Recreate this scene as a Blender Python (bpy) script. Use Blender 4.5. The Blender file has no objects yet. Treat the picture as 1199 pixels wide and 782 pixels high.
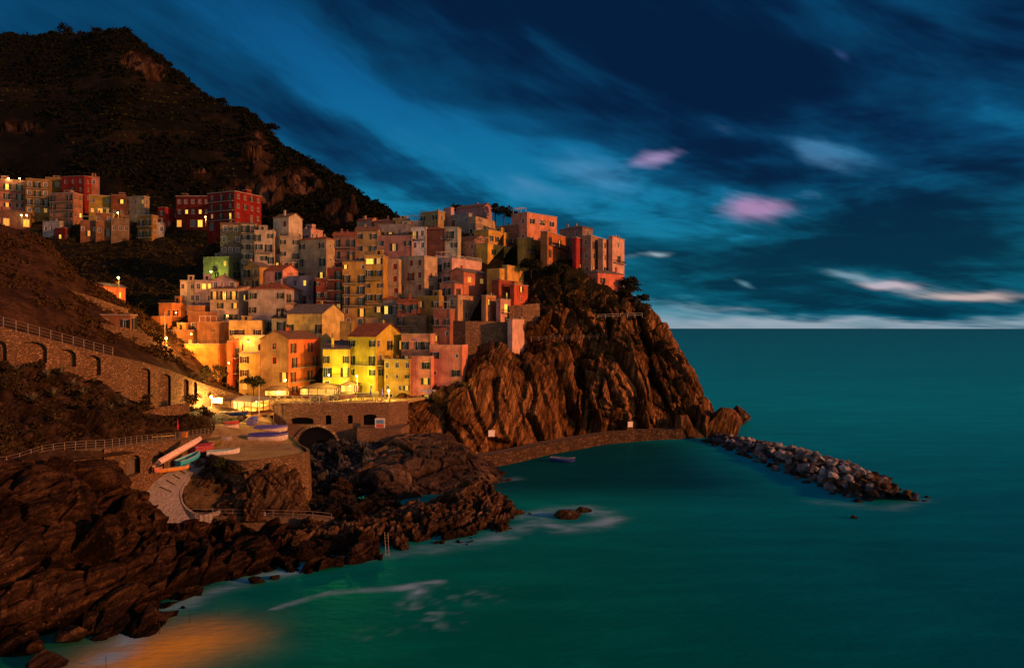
import bpy, bmesh, math, random
import numpy as np
from mathutils import Vector, Matrix
random.seed(7); RNG = np.random.default_rng(7)
scene = bpy.context.scene
COL = scene.collection
F, CX, CY, CAMZ = 900.0, 599.5, 384.0, 35.0      # focal length, picture centre and horizon used to read distances off the photograph
def P(u, v, Y):                                   # the place seen at (u, v) that lies Y metres ahead of the camera
    return np.array([(u - CX) * Y / F, Y, CAMZ - (v - CY) * Y / F])
def G(u, v, z=0.0):                               # the place seen at (u, v) that lies at height z
    Y = (CAMZ - z) * F / (v - CY)
    return P(u, v, Y)
# ------------------------------------------------------------------ camera
cam = bpy.data.objects.new('camera', bpy.data.cameras.new('camera')); COL.objects.link(cam)
cam.location = (0, 0, CAMZ); cam.rotation_euler = (math.pi / 2, 0, 0)
cam.data.sensor_width = 36; cam.data.lens = F / 1199 * 36; cam.data.shift_y = -7 / 1199
cam.data.clip_start = 0.5; cam.data.clip_end = 60000
scene.camera = cam
scene.view_settings.view_transform = 'Standard'; scene.view_settings.look = 'None'; scene.view_settings.exposure = 0
scene.cycles.max_bounces = 5; scene.cycles.diffuse_bounces = 3; scene.cycles.glossy_bounces = 2
scene.cycles.transparent_max_bounces = 4; scene.cycles.use_denoising = True
scene.cycles.sample_clamp_indirect = 3.0
# ------------------------------------------------------------------ node expressions
class X:
    def __init__(s, nt, sock): s.nt, s.s = nt, sock
    def m(s, op, *a):
        n = s.nt.nodes.new('ShaderNodeMath'); n.operation = op
        for i, v in enumerate((s,) + a):
            if isinstance(v, X): s.nt.links.new(v.s, n.inputs[i])
            else: n.inputs[i].default_value = v
        return X(s.nt, n.outputs[0])
    def __add__(s, o): return s.m('ADD', o)
    __radd__ = __add__
    def __mul__(s, o): return s.m('MULTIPLY', o)
    __rmul__ = __mul__
    def __sub__(s, o): return s.m('SUBTRACT', o)
    def __rsub__(s, o): return (s * -1.0) + o
    def __truediv__(s, o): return s.m('DIVIDE', o)
    def smooth(s, a, b):
        n = s.nt.nodes.new('ShaderNodeMapRange'); n.interpolation_type = 'SMOOTHSTEP'
        s.nt.links.new(s.s, n.inputs[0]); n.inputs[1].default_value = a; n.inputs[2].default_value = b
        return X(s.nt, n.outputs[0])
    def clamp(s):
        return s.m('MAXIMUM', 0.0).m('MINIMUM', 1.0)
def mixc(nt, f, a, b):
    n = nt.nodes.new('ShaderNodeMix'); n.data_type = 'RGBA'; n.clamp_factor = True
    for i, v in ((0, f), (6, a), (7, b)):
        if isinstance(v, X): nt.links.new(v.s, n.inputs[i])
        else: n.inputs[i].default_value = v if not isinstance(v, tuple) else (*v[:3], 1)
    return X(nt, n.outputs[2])
def mulc(nt, a, f):
    n = nt.nodes.new('ShaderNodeVectorMath'); n.operation = 'SCALE'
    nt.links.new(a.s, n.inputs[0])
    if isinstance(f, X): nt.links.new(f.s, n.inputs[3])
    else: n.inputs[3].default_value = f
    return X(nt, n.outputs[0])
def addc(nt, a, b):
    n = nt.nodes.new('ShaderNodeVectorMath'); n.operation = 'ADD'
    nt.links.new(a.s, n.inputs[0]); nt.links.new(b.s, n.inputs[1])
    return X(nt, n.outputs[0])
def comb(nt, x, y, z):
    n = nt.nodes.new('ShaderNodeCombineXYZ')
    for i, v in enumerate((x, y, z)):
        if isinstance(v, X): nt.links.new(v.s, n.inputs[i])
        else: n.inputs[i].default_value = v
    return X(nt, n.outputs[0])
def sep(nt, v):
    n = nt.nodes.new('ShaderNodeSeparateXYZ'); nt.links.new(v.s, n.inputs[0])
    return [X(nt, o) for o in n.outputs]
def coord(nt, which='Object'):
    if which == 'World':
        return X(nt, nt.nodes.new('ShaderNodeNewGeometry').outputs['Position'])
    return X(nt, nt.nodes.new('ShaderNodeTexCoord').outputs[which])
def vmul(nt, v, s):
    n = nt.nodes.new('ShaderNodeVectorMath'); n.operation = 'MULTIPLY'
    nt.links.new(v.s, n.inputs[0]); n.inputs[1].default_value = s
    return X(nt, n.outputs[0])
def noise(nt, vec, scale, detail=4, rough=.55, dist=0.0):
    n = nt.nodes.new('ShaderNodeTexNoise'); nt.links.new(vec.s, n.inputs['Vector'])
    n.inputs['Scale'].default_value = scale; n.inputs['Detail'].default_value = detail
    n.inputs['Roughness'].default_value = rough; n.inputs['Distortion'].default_value = dist
    return X(nt, n.outputs[0])
def voro(nt, vec, scale, feature='F1', out='Distance'):
    n = nt.nodes.new('ShaderNodeTexVoronoi'); n.feature = feature; nt.links.new(vec.s, n.inputs['Vector'])
    n.inputs['Scale'].default_value = scale
    return X(nt, n.outputs[out])
def ramp(nt, f, stops):
    n = nt.nodes.new('ShaderNodeValToRGB'); nt.links.new(f.s, n.inputs[0])
    e = n.color_ramp.elements
    while len(e) < len(stops): e.new(.5)
    for k, (p, c) in enumerate(stops): e[k].position = p; e[k].color = (*c, 1)
    return X(nt, n.outputs[0])
def bump(nt, h, strength, dist):
    n = nt.nodes.new('ShaderNodeBump'); n.inputs['Strength'].default_value = strength; n.inputs['Distance'].default_value = dist
    nt.links.new(h.s, n.inputs['Height']); return X(nt, n.outputs[0])
MATS = {}
def mat_new(name):
    m = bpy.data.materials.new(name); m.use_nodes = True; b = m.node_tree.nodes['Principled BSDF']; b.inputs['Specular IOR Level'].default_value = .06
    return m, m.node_tree, b
def put(nt, b, key, v):
    if isinstance(v, X): nt.links.new(v.s, b.inputs[key])
    else: b.inputs[key].default_value = (*v, 1) if isinstance(v, tuple) else v
def mat_simple(name, col, rough=.7, metal=0.0, var=.25, scale=3.0):
    if name in MATS: return MATS[name]
    m, nt, b = mat_new(name)
    f = noise(nt, coord(nt), scale, 3).smooth(.25, .75)
    d = tuple(c * (1 - var) for c in col); l = tuple(min(1, c * (1 + var)) for c in col)
    put(nt, b, 'Base Color', mixc(nt, f, d, l)); put(nt, b, 'Roughness', rough); put(nt, b, 'Metallic', metal)
    MATS[name] = m; return m
def mat_emit(name, col, st):
    if name in MATS: return MATS[name]
    m, nt, b = mat_new(name)
    put(nt, b, 'Base Color', col)
    f = noise(nt, coord(nt), 2.2, 2).smooth(.2, .8)
    put(nt, b, 'Emission Color', mixc(nt, f, tuple(c * .55 for c in col), col)); put(nt, b, 'Emission Strength', st)
    m.cycles.emission_sampling = 'NONE'
    MATS[name] = m; return m
def mat_plaster(col):
    name = 'plaster %.2f %.2f %.2f' % col
    if name in MATS: return MATS[name]
    m, nt, b = mat_new(name)
    o = coord(nt)
    f = noise(nt, o, .35, 5, .6).smooth(.3, .7)
    streak = noise(nt, vmul(nt, o, (2.2, 2.2, .22)), 1.0, 4, .65).smooth(.35, .8)
    spots = noise(nt, o, 1.7, 6, .7).smooth(.52, .72)
    c = mixc(nt, f, tuple(k * .62 for k in col), tuple(min(1, k * 1.15) for k in col))
    c = mixc(nt, streak * .6, c, tuple(k * .42 for k in col))
    c = mixc(nt, spots * .5, c, tuple(.6 * k + .1 for k in col))
    put(nt, b, 'Base Color', c); put(nt, b, 'Roughness', .92)
    put(nt, b, 'Normal', bump(nt, noise(nt, o, 6, 4), .35, .05))
    MATS[name] = m; return m
def mat_masonry(name, col, scale=1.6, mortar=.45):
    if name in MATS: return MATS[name]
    m, nt, b = mat_new(name)
    w = coord(nt, 'World'); wz = vmul(nt, w, (1, 1, 1.7))
    e = voro(nt, wz, scale, 'DISTANCE_TO_EDGE').smooth(.02, .13)
    n1 = nt.nodes.new('ShaderNodeTexVoronoi'); n1.inputs['Scale'].default_value = scale; nt.links.new(wz.s, n1.inputs['Vector'])
    cr = sep(nt, X(nt, n1.outputs['Color']))[0]
    big = noise(nt, w, .18, 4).smooth(.3, .7)
    c = mixc(nt, cr, tuple(k * .55 for k in col), tuple(min(1, k * 1.5) for k in col))
    c = mixc(nt, big * .5, c, tuple(k * .55 for k in col))
    c = mixc(nt, e, tuple(k * mortar for k in col), c)
    put(nt, b, 'Base Color', c); put(nt, b, 'Roughness', .95)
    put(nt, b, 'Normal', bump(nt, e + cr * .5, .8, .12))
    MATS[name] = m; return m
def mat_rock(name, dark, mid, light, stretch=(1, 1, 1), scale=.25, glint=0.0, veg=None, wet=0.0, soil=False, dip=None):
    if name in MATS: return MATS[name]
    m, nt, b = mat_new(name)
    w = coord(nt, 'World'); s = vmul(nt, w, stretch)
    geo = nt.nodes.new('ShaderNodeNewGeometry')
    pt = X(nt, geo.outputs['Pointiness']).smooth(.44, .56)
    n1 = noise(nt, s, scale, 5, .62, .4); n2 = noise(nt, s, scale * 5, 5, .68)
    c = ramp(nt, n1 * .65 + n2 * .35, [(.32, dark), (.5, mid), (.66, light)])
    if soil:
        put(nt, b, 'Base Color', c); put(nt, b, 'Roughness', 1.0); put(nt, b, 'Normal', bump(nt, n2, 1.0, 1.5)); MATS[name] = m; return m
    crk = voro(nt, addv(nt, s, n2 * 1.6), scale * 1.3, 'DISTANCE_TO_EDGE').smooth(0.0, .04)
    c = mixc(nt, crk * .6 + .4, tuple(k * .3 for k in dark), c)
    lay = None
    if dip is not None:      # bedding planes
        x_, y_, z_ = sep(nt, w); cd, sn = math.cos(dip), math.sin(dip); q = x_ * -sn + z_ * cd + n1 * 1.6 + y_ * .18
        lay = noise(nt, comb(nt, (x_ * cd + z_ * sn) * .10, y_ * .10, q * 1.5), 1.0, 4, .65)
        c = mixc(nt, lay.smooth(.42, .56) * .75 + .25, tuple(k * .45 for k in dark), c)
        c = mixc(nt, lay.smooth(.60, .68) * .5, c, tuple(min(1, k * 1.35) for k in light))
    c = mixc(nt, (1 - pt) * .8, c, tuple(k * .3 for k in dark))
    if glint:
        g = noise(nt, s, scale * 9, 3, .6).smooth(.64, .72)
        c = mixc(nt, g * glint, c, tuple(min(1, k * 2.2) for k in light))
    if veg:
        nz = sep(nt, X(nt, geo.outputs['Normal']))[2]
        z = sep(nt, w)[2]
        g = (nz + noise(nt, w, .22, 5, .6) * 1.6 - 1.15 + (z - veg[1]) * veg[2]).smooth(0, .25)
        c = mixc(nt, g, c, veg[0])
    c = mulc(nt, c, noise(nt, w, .045, 3, .6).smooth(.30, .68) * .85 + .42)
    put(nt, b, 'Base Color', c)
    if wet:
        z = sep(nt, w)[2]
        wz = (1 - (z + n2 * 1.5).smooth(.4, 3.0))
        c2 = mixc(nt, wz, c, mulc(nt, c, .35)); put(nt, b, 'Base Color', c2)
        put(nt, b, 'Roughness', .9 - wz * .55)
    else: put(nt, b, 'Roughness', .9)
    h = n2 * 1.2 + noise(nt, s, scale * 24, 3, .7) * .4
    if lay is not None: h = h + lay * 1.3
    put(nt, b, 'Normal', bump(nt, h, .9, .7))
    MATS[name] = m; return m
def addv(nt, v, f):
    n = nt.nodes.new('ShaderNodeVectorMath'); n.operation = 'ADD'
    nt.links.new(v.s, n.inputs[0]); nt.links.new(f.s, n.inputs[1]); return X(nt, n.outputs[0])
def mat_leaf(name, dark, light, scale=.5):
    if name in MATS: return MATS[name]
    m, nt, b = mat_new(name)
    w = coord(nt, 'World')
    f = noise(nt, w, scale, 4, .6).smooth(.3, .7); g = noise(nt, w, scale * 7, 2).smooth(.3, .7)
    c = mixc(nt, f * .6 + g * .4, dark, light)
    put(nt, b, 'Base Color', c); put(nt, b, 'Roughness', .8)
    MATS[name] = m; return m
def mat_tile(name, col):
    if name in MATS: return MATS[name]
    m, nt, b = mat_new(name)
    o = coord(nt)
    n1 = noise(nt, o, 1.2, 5, .7).smooth(.3, .7)
    n = nt.nodes.new('ShaderNodeTexWave'); nt.links.new(o.s, n.inputs['Vector']); n.inputs['Scale'].default_value = 1.4
    n.bands_direction = 'X'; n.inputs['Distortion'].default_value = .6
    w = X(nt, n.outputs[1])
    n2 = nt.nodes.new('ShaderNodeTexWave'); nt.links.new(o.s, n2.inputs['Vector']); n2.inputs['Scale'].default_value = .9
    n2.bands_direction = 'Z'; n2.inputs['Distortion'].default_value = .8
    c = mixc(nt, n1, tuple(k * .55 for k in col), tuple(min(1, k * 1.35) for k in col))
    c = mixc(nt, (1 - w) * .5, c, tuple(k * .4 for k in col))
    put(nt, b, 'Base Color', c); put(nt, b, 'Roughness', .9)
    put(nt, b, 'Normal', bump(nt, w + X(nt, n2.outputs[1]) * .5, .6, .1))
    MATS[name] = m; return m
# ------------------------------------------------------------------ objects
def tag(o, label=None, cat=None, group=None, kind=None):
    if label: o['label'] = label
    if cat: o['category'] = cat
    if group: o['group'] = group
    if kind: o['kind'] = kind
    return o
def empty(name, loc=(0, 0, 0), rz=0.0, parent=None):
    o = bpy.data.objects.new(name, None); COL.objects.link(o)
    o.location = [float(k) for k in loc]; o.rotation_euler = (0, 0, float(rz)); o.parent = parent; o.empty_display_size = .5
    return o
def link(name, me, parent=None, loc=None, rz=0.0):
    o = bpy.data.objects.new(name, me); COL.objects.link(o); o.parent = parent
    if loc is not None: o.location = [float(k) for k in loc]
    o.rotation_euler = (0, 0, float(rz)); return o
class MB:
    """collects faces for one mesh"""
    def __init__(s): s.v, s.f, s.mi = [], [], []
    def add(s, verts, faces, mi=0):
        k = len(s.v); s.v += [tuple(float(c) for c in p) for p in verts]
        s.f += [tuple(k + i for i in f) for f in faces]; s.mi += [mi] * len(faces)
    def quad(s, a, b, c, d, mi=0): s.add([a, b, c, d], [(0, 1, 2, 3)], mi)
    def box(s, x0, x1, y0, y1, z0, z1, mi=0):
        s.add([(x0, y0, z0), (x1, y0, z0), (x1, y1, z0), (x0, y1, z0), (x0, y0, z1), (x1, y0, z1), (x1, y1, z1), (x0, y1, z1)],
              [(3, 2, 1, 0), (4, 5, 6, 7), (0, 1, 5, 4), (1, 2, 6, 5), (2, 3, 7, 6), (3, 0, 4, 7)], mi)
    def bar(s, a, b, r, n=5, r2=None, mi=0):
        a, b = Vector(a), Vector(b); d = (b - a)
        if d.length < 1e-6: return
        d.normalize(); q = d.to_track_quat('Z', 'Y'); r2 = r if r2 is None else r2
        vs = []
        for p, rr in ((a, r), (b, r2)):
            for k in range(n):
                t = 2 * math.pi * k / n
                vs.append(p + q @ Vector((rr * math.cos(t), rr * math.sin(t), 0)))
        s.add(vs, [(k, (k + 1) % n, n + (k + 1) % n, n + k) for k in range(n)] + [tuple(range(n - 1, -1, -1)), tuple(range(n, 2 * n))], mi)
    def prism(s, poly, z0, z1, mi=0):
        n = len(poly)
        s.add([(p[0], p[1], z0) for p in poly] + [(p[0], p[1], z1) for p in poly],
              [tuple(range(n - 1, -1, -1)), tuple(range(n, 2 * n))] + [(k, (k + 1) % n, n + (k + 1) % n, n + k) for k in range(n)], mi)
    def sphere(s, c, r, n=8, m=6, sq=(1, 1, 1), mi=0):
        vs = [(c[0], c[1], c[2] - r * sq[2])]
        for j in range(1, m):
            t = math.pi * j / m
            for k in range(n):
                p = 2 * math.pi * k / n
                vs.append((c[0] + r * sq[0] * math.sin(t) * math.cos(p), c[1] + r * sq[1] * math.sin(t) * math.sin(p), c[2] - r * sq[2] * math.cos(t)))
        vs.append((c[0], c[1], c[2] + r * sq[2])); top = len(vs) - 1
        fs = [(0, 1 + (k + 1) % n, 1 + k) for k in range(n)]
        for j in range(m - 2):
            fs += [(1 + j * n + k, 1 + j * n + (k + 1) % n, 1 + (j + 1) * n + (k + 1) % n, 1 + (j + 1) * n + k) for k in range(n)]
        fs += [(1 + (m - 2) * n + k, 1 + (m - 2) * n + (k + 1) % n, top) for k in range(n)]
        s.add(vs, fs, mi)
    def mesh(s, name, mats, smooth=False):
        me = bpy.data.meshes.new(name); me.from_pydata(s.v, [], s.f)
        for m in (mats if isinstance(mats, (list, tuple)) else [mats]): me.materials.append(m)
        if any(s.mi): me.polygons.foreach_set('material_index', s.mi)
        if smooth: me.polygons.foreach_set('use_smooth', [True] * len(s.f))
        me.update(); return me
    def build(s, name, mats, parent=None, loc=None, rz=0.0, smooth=False):
        return link(name, s.mesh(name, mats, smooth), parent, loc, rz)
# ------------------------------------------------------------------ numpy noise
def _hash(i, j, k, seed):
    h = (i * 374761393 + j * 668265263 + k * 2147483647 + seed * 1274126177) & 0xFFFFFFFF
    h = ((h ^ (h >> 13)) * 1274126177) & 0xFFFFFFFF
    return ((h ^ (h >> 16)) & 0xFFFFFF) / float(0xFFFFFF)
def vnoise(p, seed=0):
    p = np.asarray(p, float); i = np.floor(p).astype(np.int64); f = p - i; f = f * f * f * (f * (f * 6 - 15) + 10)
    r = 0
    for a in (0, 1):
        for b in (0, 1):
            for c in (0, 1):
                w = (f[:, 0] if a else 1 - f[:, 0]) * (f[:, 1] if b else 1 - f[:, 1]) * (f[:, 2] if c else 1 - f[:, 2])
                r = r + w * _hash(i[:, 0] + a, i[:, 1] + b, i[:, 2] + c, seed)
    return r * 2 - 1
def fbm(p, oct=5, seed=0, gain=.5, ridge=False):
    r, a, s = 0, 1.0, 0
    for o in range(oct):
        n = vnoise(p * 2.03 ** o + 17.3 * o, seed + o)
        r = r + a * ((1 - np.abs(n) * 2) if ridge else n); s += a; a *= gain
    return r / s
def cells(p, seed=0):
    i = np.floor(p).astype(np.int64); f1 = np.full(len(p), 9.0); f2 = f1.copy(); cid = np.zeros(len(p)); til = np.zeros(len(p))
    for a in (-1, 0, 1):
        for b in (-1, 0, 1):
            for c in (-1, 0, 1):
                q = i + np.array([a, b, c])
                h = [_hash(q[:, 0], q[:, 1], q[:, 2], seed + k) for k in range(4)]
                d = np.sqrt(sum((q[:, k] + h[k] - p[:, k]) ** 2 for k in range(3)))
                n = d < f1
                tv = sum((_hash(q[:, 0], q[:, 1], q[:, 2], seed + 60 + k) - .5) * (p[:, k] - q[:, k] - h[k]) for k in range(3)) * 2
                til = np.where(n, tv, til)
                f2 = np.where(n, f1, np.minimum(f2, d)); cid = np.where(n, h[3], cid); f1 = np.where(n, d, f1)
    return f1, f2, cid, til
def resample(row, n):
    row = np.asarray(row, float); d = np.r_[0, np.cumsum(np.linalg.norm(np.diff(row, axis=0), axis=1))]
    t = np.linspace(0, d[-1], n)
    return catmull(d, row, t)
def catmull(d, pts, t):
    """monotone-ish cubic hermite through pts at parameters d"""
    h = np.diff(d); dl = np.diff(pts, axis=0) / h[:, None]
    m = np.zeros_like(pts); m[0] = dl[0]; m[-1] = dl[-1]
    m[1:-1] = (dl[:-1] * h[1:, None] + dl[1:] * h[:-1, None]) / (h[1:] + h[:-1])[:, None]
    k = np.clip(np.searchsorted(d, t, side='right') - 1, 0, len(d) - 2)
    s = ((t - d[k]) / h[k])[:, None]; hk = h[k][:, None]
    return (2*s**3-3*s**2+1)*pts[k] + (s**3-2*s**2+s)*hk*m[k] + (-2*s**3+3*s**2)*pts[k+1] + (s**3-s**2)*hk*m[k+1]
def loft(rows, n, m):
    R = [resample(r, n) for r in rows]; R = np.array(R)           # rows x n x 3
    d = np.r_[0, np.cumsum(np.linalg.norm(np.diff(R, axis=0), axis=2).mean(axis=1))]
    t = np.linspace(0, d[-1], m); out = np.zeros((m, n, 3))
    for j in range(n): out[:, j] = catmull(d, R[:, j], t)
    return out
def grid_normals(g):
    du = np.gradient(g, axis=1); dv = np.gradient(g, axis=0)
    n = np.cross(du, dv); return n / (np.linalg.norm(n, axis=2, keepdims=True) + 1e-9)
def grid_mesh(name, g, mat, smooth=True, attrs=None):
    m, n, _ = g.shape
    idx = np.arange(m * n).reshape(m, n)
    f = np.stack([idx[:-1, :-1], idx[:-1, 1:], idx[1:, 1:], idx[1:, :-1]], -1).reshape(-1, 4)
    me = np_mesh(name, g.reshape(-1, 3), f, mat, smooth)
    for k, a in (attrs or {}).items():
        at = me.attributes.new(k, 'FLOAT', 'POINT'); at.data.foreach_set('value', a.reshape(-1).astype(np.float32))
    return me
def np_mesh(name, v, f, mat, smooth=False):
    me = bpy.data.meshes.new(name); nf, k = f.shape
    me.vertices.add(len(v)); me.vertices.foreach_set('co', np.asarray(v, np.float32).reshape(-1))
    me.loops.add(nf * k); me.loops.foreach_set('vertex_index', f.reshape(-1).astype(np.int32))
    me.polygons.add(nf); me.polygons.foreach_set('loop_start', (np.arange(nf) * k).astype(np.int32))
    me.polygons.foreach_set('use_smooth', np.full(nf, smooth))
    if mat: me.materials.append(mat)
    me.update(calc_edges=True); me.validate(); return me
def rockify(g, big=2.0, bs=12, blk=1.0, bl=(5, 5, 9), shear=(0.0, 0.0), crack=.6, fine=.25, seed=1, mask=None, sub=.42, dip=0.0):
    """fractal and block-jointed displacement along the surface normals"""
    p = g.reshape(-1, 3); n = grid_normals(g).reshape(-1, 3)
    w = np.stack([vnoise(p / 7.0, seed + 40 + k) for k in range(3)], 1) * .6
    q = p + w; q = np.stack([q[:, 0] + shear[0] * q[:, 2], q[:, 1] + shear[1] * q[:, 2], q[:, 2]], 1)
    if dip:
        cd, sn = math.cos(dip), math.sin(dip); q = np.stack([q[:, 0] * cd + q[:, 2] * sn, q[:, 1], -q[:, 0] * sn + q[:, 2] * cd], 1)
    d = big * fbm(p / bs, 4, seed)
    f1, f2, c, tl = cells(q / np.array(bl), seed + 9)
    d = d + blk * (c - .5) * 1.3 + blk * 1.5 * tl - crack * np.exp(-(f2 - f1) / .05)
    f1, f2, c, tl = cells(q / (np.array(bl) * .36), seed + 19)
    d = d + blk * sub * ((c - .5) + 1.5 * tl) - crack * sub * .8 * np.exp(-(f2 - f1) / .09)
    d = d + fine * fbm(p / 1.3, 4, seed + 3, .6)
    if mask is not None: d = d * mask.reshape(-1)
    return (p + n * d[:, None]).reshape(g.shape)
def rows(*rr): return [[P(*p) for p in r] for r in rr]
# ------------------------------------------------------------------ sky and sun
SUN_AZ, SUN_EL = math.radians(111), math.radians(12.5)    # clockwise from the view axis: low, behind the right shoulder
sd = Vector((math.sin(SUN_AZ) * math.cos(SUN_EL), math.cos(SUN_AZ) * math.cos(SUN_EL), math.sin(SUN_EL)))
sun = bpy.data.objects.new('sun', bpy.data.lights.new('sun', 'SUN')); COL.objects.link(sun)
sun.data.energy = SUN_E = 4.7; sun.data.angle = math.radians(2.0); sun.data.color = (1.0, .31, .075)
sun.rotation_euler = sd.to_track_quat('Z', 'Y').to_euler()
sun.location = (60, -40, 90)
world = bpy.data.worlds.new('World'); scene.world = world; world.use_nodes = True; world.cycles.sampling_method = 'MANUAL'; world.cycles.sample_map_resolution = 256
nt = world.node_tree; nt.nodes.clear()
out = nt.nodes.new('ShaderNodeOutputWorld'); bg = nt.nodes.new('ShaderNodeBackground'); nt.links.new(bg.outputs[0], out.inputs[0])
dirv = coord(nt, 'Generated')
dx, dy, dz = sep(nt, dirv)
az = dx.m('ARCTAN2', dy); el = dz.m('ARCSINE')
def ae(u, v): return math.atan((u - CX) / F), math.atan((CY - v) / math.hypot(F, u - CX))
wv = noise(nt, comb(nt, az, el, 0.0), 4.0, 3, .6) - .5
wv2 = noise(nt, comb(nt, el, az, 3.0), 5.0, 3, .6) - .5
V = comb(nt, az + wv * .09, el + wv2 * .045, 0.0)
def blob(u, v, su, sv, rot=0.0):
    """a soft patch of cloud round one direction; su, sv: half sizes in pixels of the photograph, rot clockwise in degrees"""
    a0, e0 = ae(u, v)
    n = nt.nodes.new('ShaderNodeMapping'); n.vector_type = 'TEXTURE'; nt.links.new(V.s, n.inputs[0])
    n.inputs[1].default_value = (a0, e0, 0); n.inputs[2].default_value = (0, 0, -math.radians(rot)); n.inputs[3].default_value = (su * 2.1 / F, sv * 2.1 / F, 1)
    t = nt.nodes.new('ShaderNodeTexGradient'); t.gradient_type = 'QUADRATIC_SPHERE'; nt.links.new(n.outputs[0], t.inputs[0])
    return X(nt, t.outputs['Fac'])
# long-exposure clouds: noise drawn out along the wind, flattening towards the horizon
E2 = el.m('MAXIMUM', 0.0).m('POWER', .75) * .86
al = az * .94 - E2 * .34; ac = az * .34 + E2 * .94
n1 = noise(nt, comb(nt, al * 2.0, ac * 7.0, 1.7), 1.0, 5, .58, .45)
n2 = noise(nt, comb(nt, al * 4.2, ac * 19.0, 7.7), 1.0, 4, .60, .3)
n3 = noise(nt, comb(nt, az * 6.0 + el * 3.0, E2 * 26.0, 4.0), 1.0, 4, .62, .3)
lowb = el.smooth(.34, .08)
base = ramp(nt, el.m('MAXIMUM', 0.0) / .45, [(0.0, (.25, .34, .41)), (.035, (.11, .28, .37)), (.10, (.008, .19, .28)), (.35, (.006, .20, .37)), (.65, (.004, .115, .29)), (1.0, (.002, .045, .15))])
dark = (n1 - .5) * 2.2 + (n2 - .5) * .8 + (n3 - .5) * lowb * 1.6
for b_, w_ in ((blob(610, 30, 250, 80, 22), .40), (blob(850, 120, 200, 75, 20), .46), (blob(430, 5, 130, 50, 20), .30), (blob(300, 115, 150, 44, 25), .22), (blob(420, 170, 100, 26, 18), .34),
               (blob(1080, 240, 210, 85, -5), .50), (blob(1190, 20, 140, 70, 10), .42), (blob(960, 305, 200, 36, 0), .34), (blob(640, 245, 120, 28, 8), .24), (blob(1120, 357, 160, 14, 0), .2),
               (blob(40, 10, 160, 70, 10), .30), (blob(740, 0, 340, 40, 5), .12), (blob(1050, 60, 120, 30, 20), .2)):
    dark = dark + b_ * w_
for b_, w_ in ((blob(690, 175, 150, 46, 14), .66), (blob(930, 170, 70, 36, 30), .46), (blob(885, 240, 80, 28, 0), .40), (blob(560, 170, 150, 40, 24), .42),
               (blob(470, 222, 130, 40, 0), .36), (blob(330, 165, 150, 60, 20), .08), (blob(1120, 110, 110, 30, 25), .34), (blob(820, 335, 150, 22, 0), .28), (blob(250, 60, 150, 46, 25), .16), (blob(990, 379, 460, 16, 0), .75), (blob(650, 55, 110, 20, 38), .34), (blob(400, 90, 130, 26, 28), .22)):
    dark = dark - b_ * w_
dk = (dark + .17).smooth(-.30, .85)
hi = mixc(nt, el.smooth(.22, .05), (.001, .012, .047), (.001, .030, .060))
md = mixc(nt, el.smooth(.22, .05), (.002, .052, .135), (.002, .092, .150))
sky = mixc(nt, dk.smooth(0, .55), base, md)
sky = mixc(nt, dk.smooth(.45, 1.0), sky, hi)
tex = (n1 - .5) * 1.5 + (n2 - .5) * 1.1 + (n3 - .5) * .35
for args, colr, s_ in (((765, 184, 62, 15, -4), (.44, .30, .56), .8), ((690, 192, 90, 30, 8), (.10, .30, .56), .55), ((950, 180, 36, 14, 25), (.12, .28, .50), .35), ((886, 241, 38, 12, -6), (.50, .25, .47), .75),
                       ((760, 295, 24, 4.5, 3), (.40, .52, .60), .8), ((870, 331, 28, 7, 20), (.18, .42, .52), .8), ((1130, 343, 36, 4, 4), (.70, .50, .46), .8), ((1042, 331, 20, 4, 0), (.65, .50, .56), .85), ((1005, 322, 26, 4, 15), (.26, .42, .52), .6),
                       ((860, 361, 90, 7, 5), (.38, .46, .52), .5), ((1000, 376, 330, 9, 0), (.40, .43, .50), .7), ((985, 66, 16, 6, 30), (.06, .12, .36), .4)):
    sky = mixc(nt, (blob(*args) * 1.5 - tex * 2.0 - .10).smooth(.0, 1.25) * blob(args[0], args[1], args[2] * 1.6, args[3] * 1.6, args[4]).smooth(0, .3) * s_, sky, colr)
# the afterglow behind the camera, around the direction of the sun
sdh = Vector((sd.x, sd.y, 0)).normalized()
fac = (dx * sdh.x + dy * sdh.y).smooth(.34, .97) * el.smooth(.85, -.05)
sky = mixc(nt, fac, sky, (.80, .52, .38))
back = (dy * -1.0).smooth(-.1, .8) * el.smooth(1.1, 0.0)
sky = addc(nt, sky, mulc(nt, comb(nt, .38, .29, .23), back))
nish = nt.nodes.new('ShaderNodeTexSky'); nish.sky_type = 'NISHITA'; nish.sun_disc = False
nish.sun_elevation = math.radians(2); nish.sun_rotation = SUN_AZ; nish.altitude = 30; nish.dust_density = 2.5
sky = addc(nt, sky, mulc(nt, X(nt, nish.outputs[0]), .001))
nt.links.new(sky.s, bg.inputs[0]); bg.inputs[1].default_value = 1.0
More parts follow.
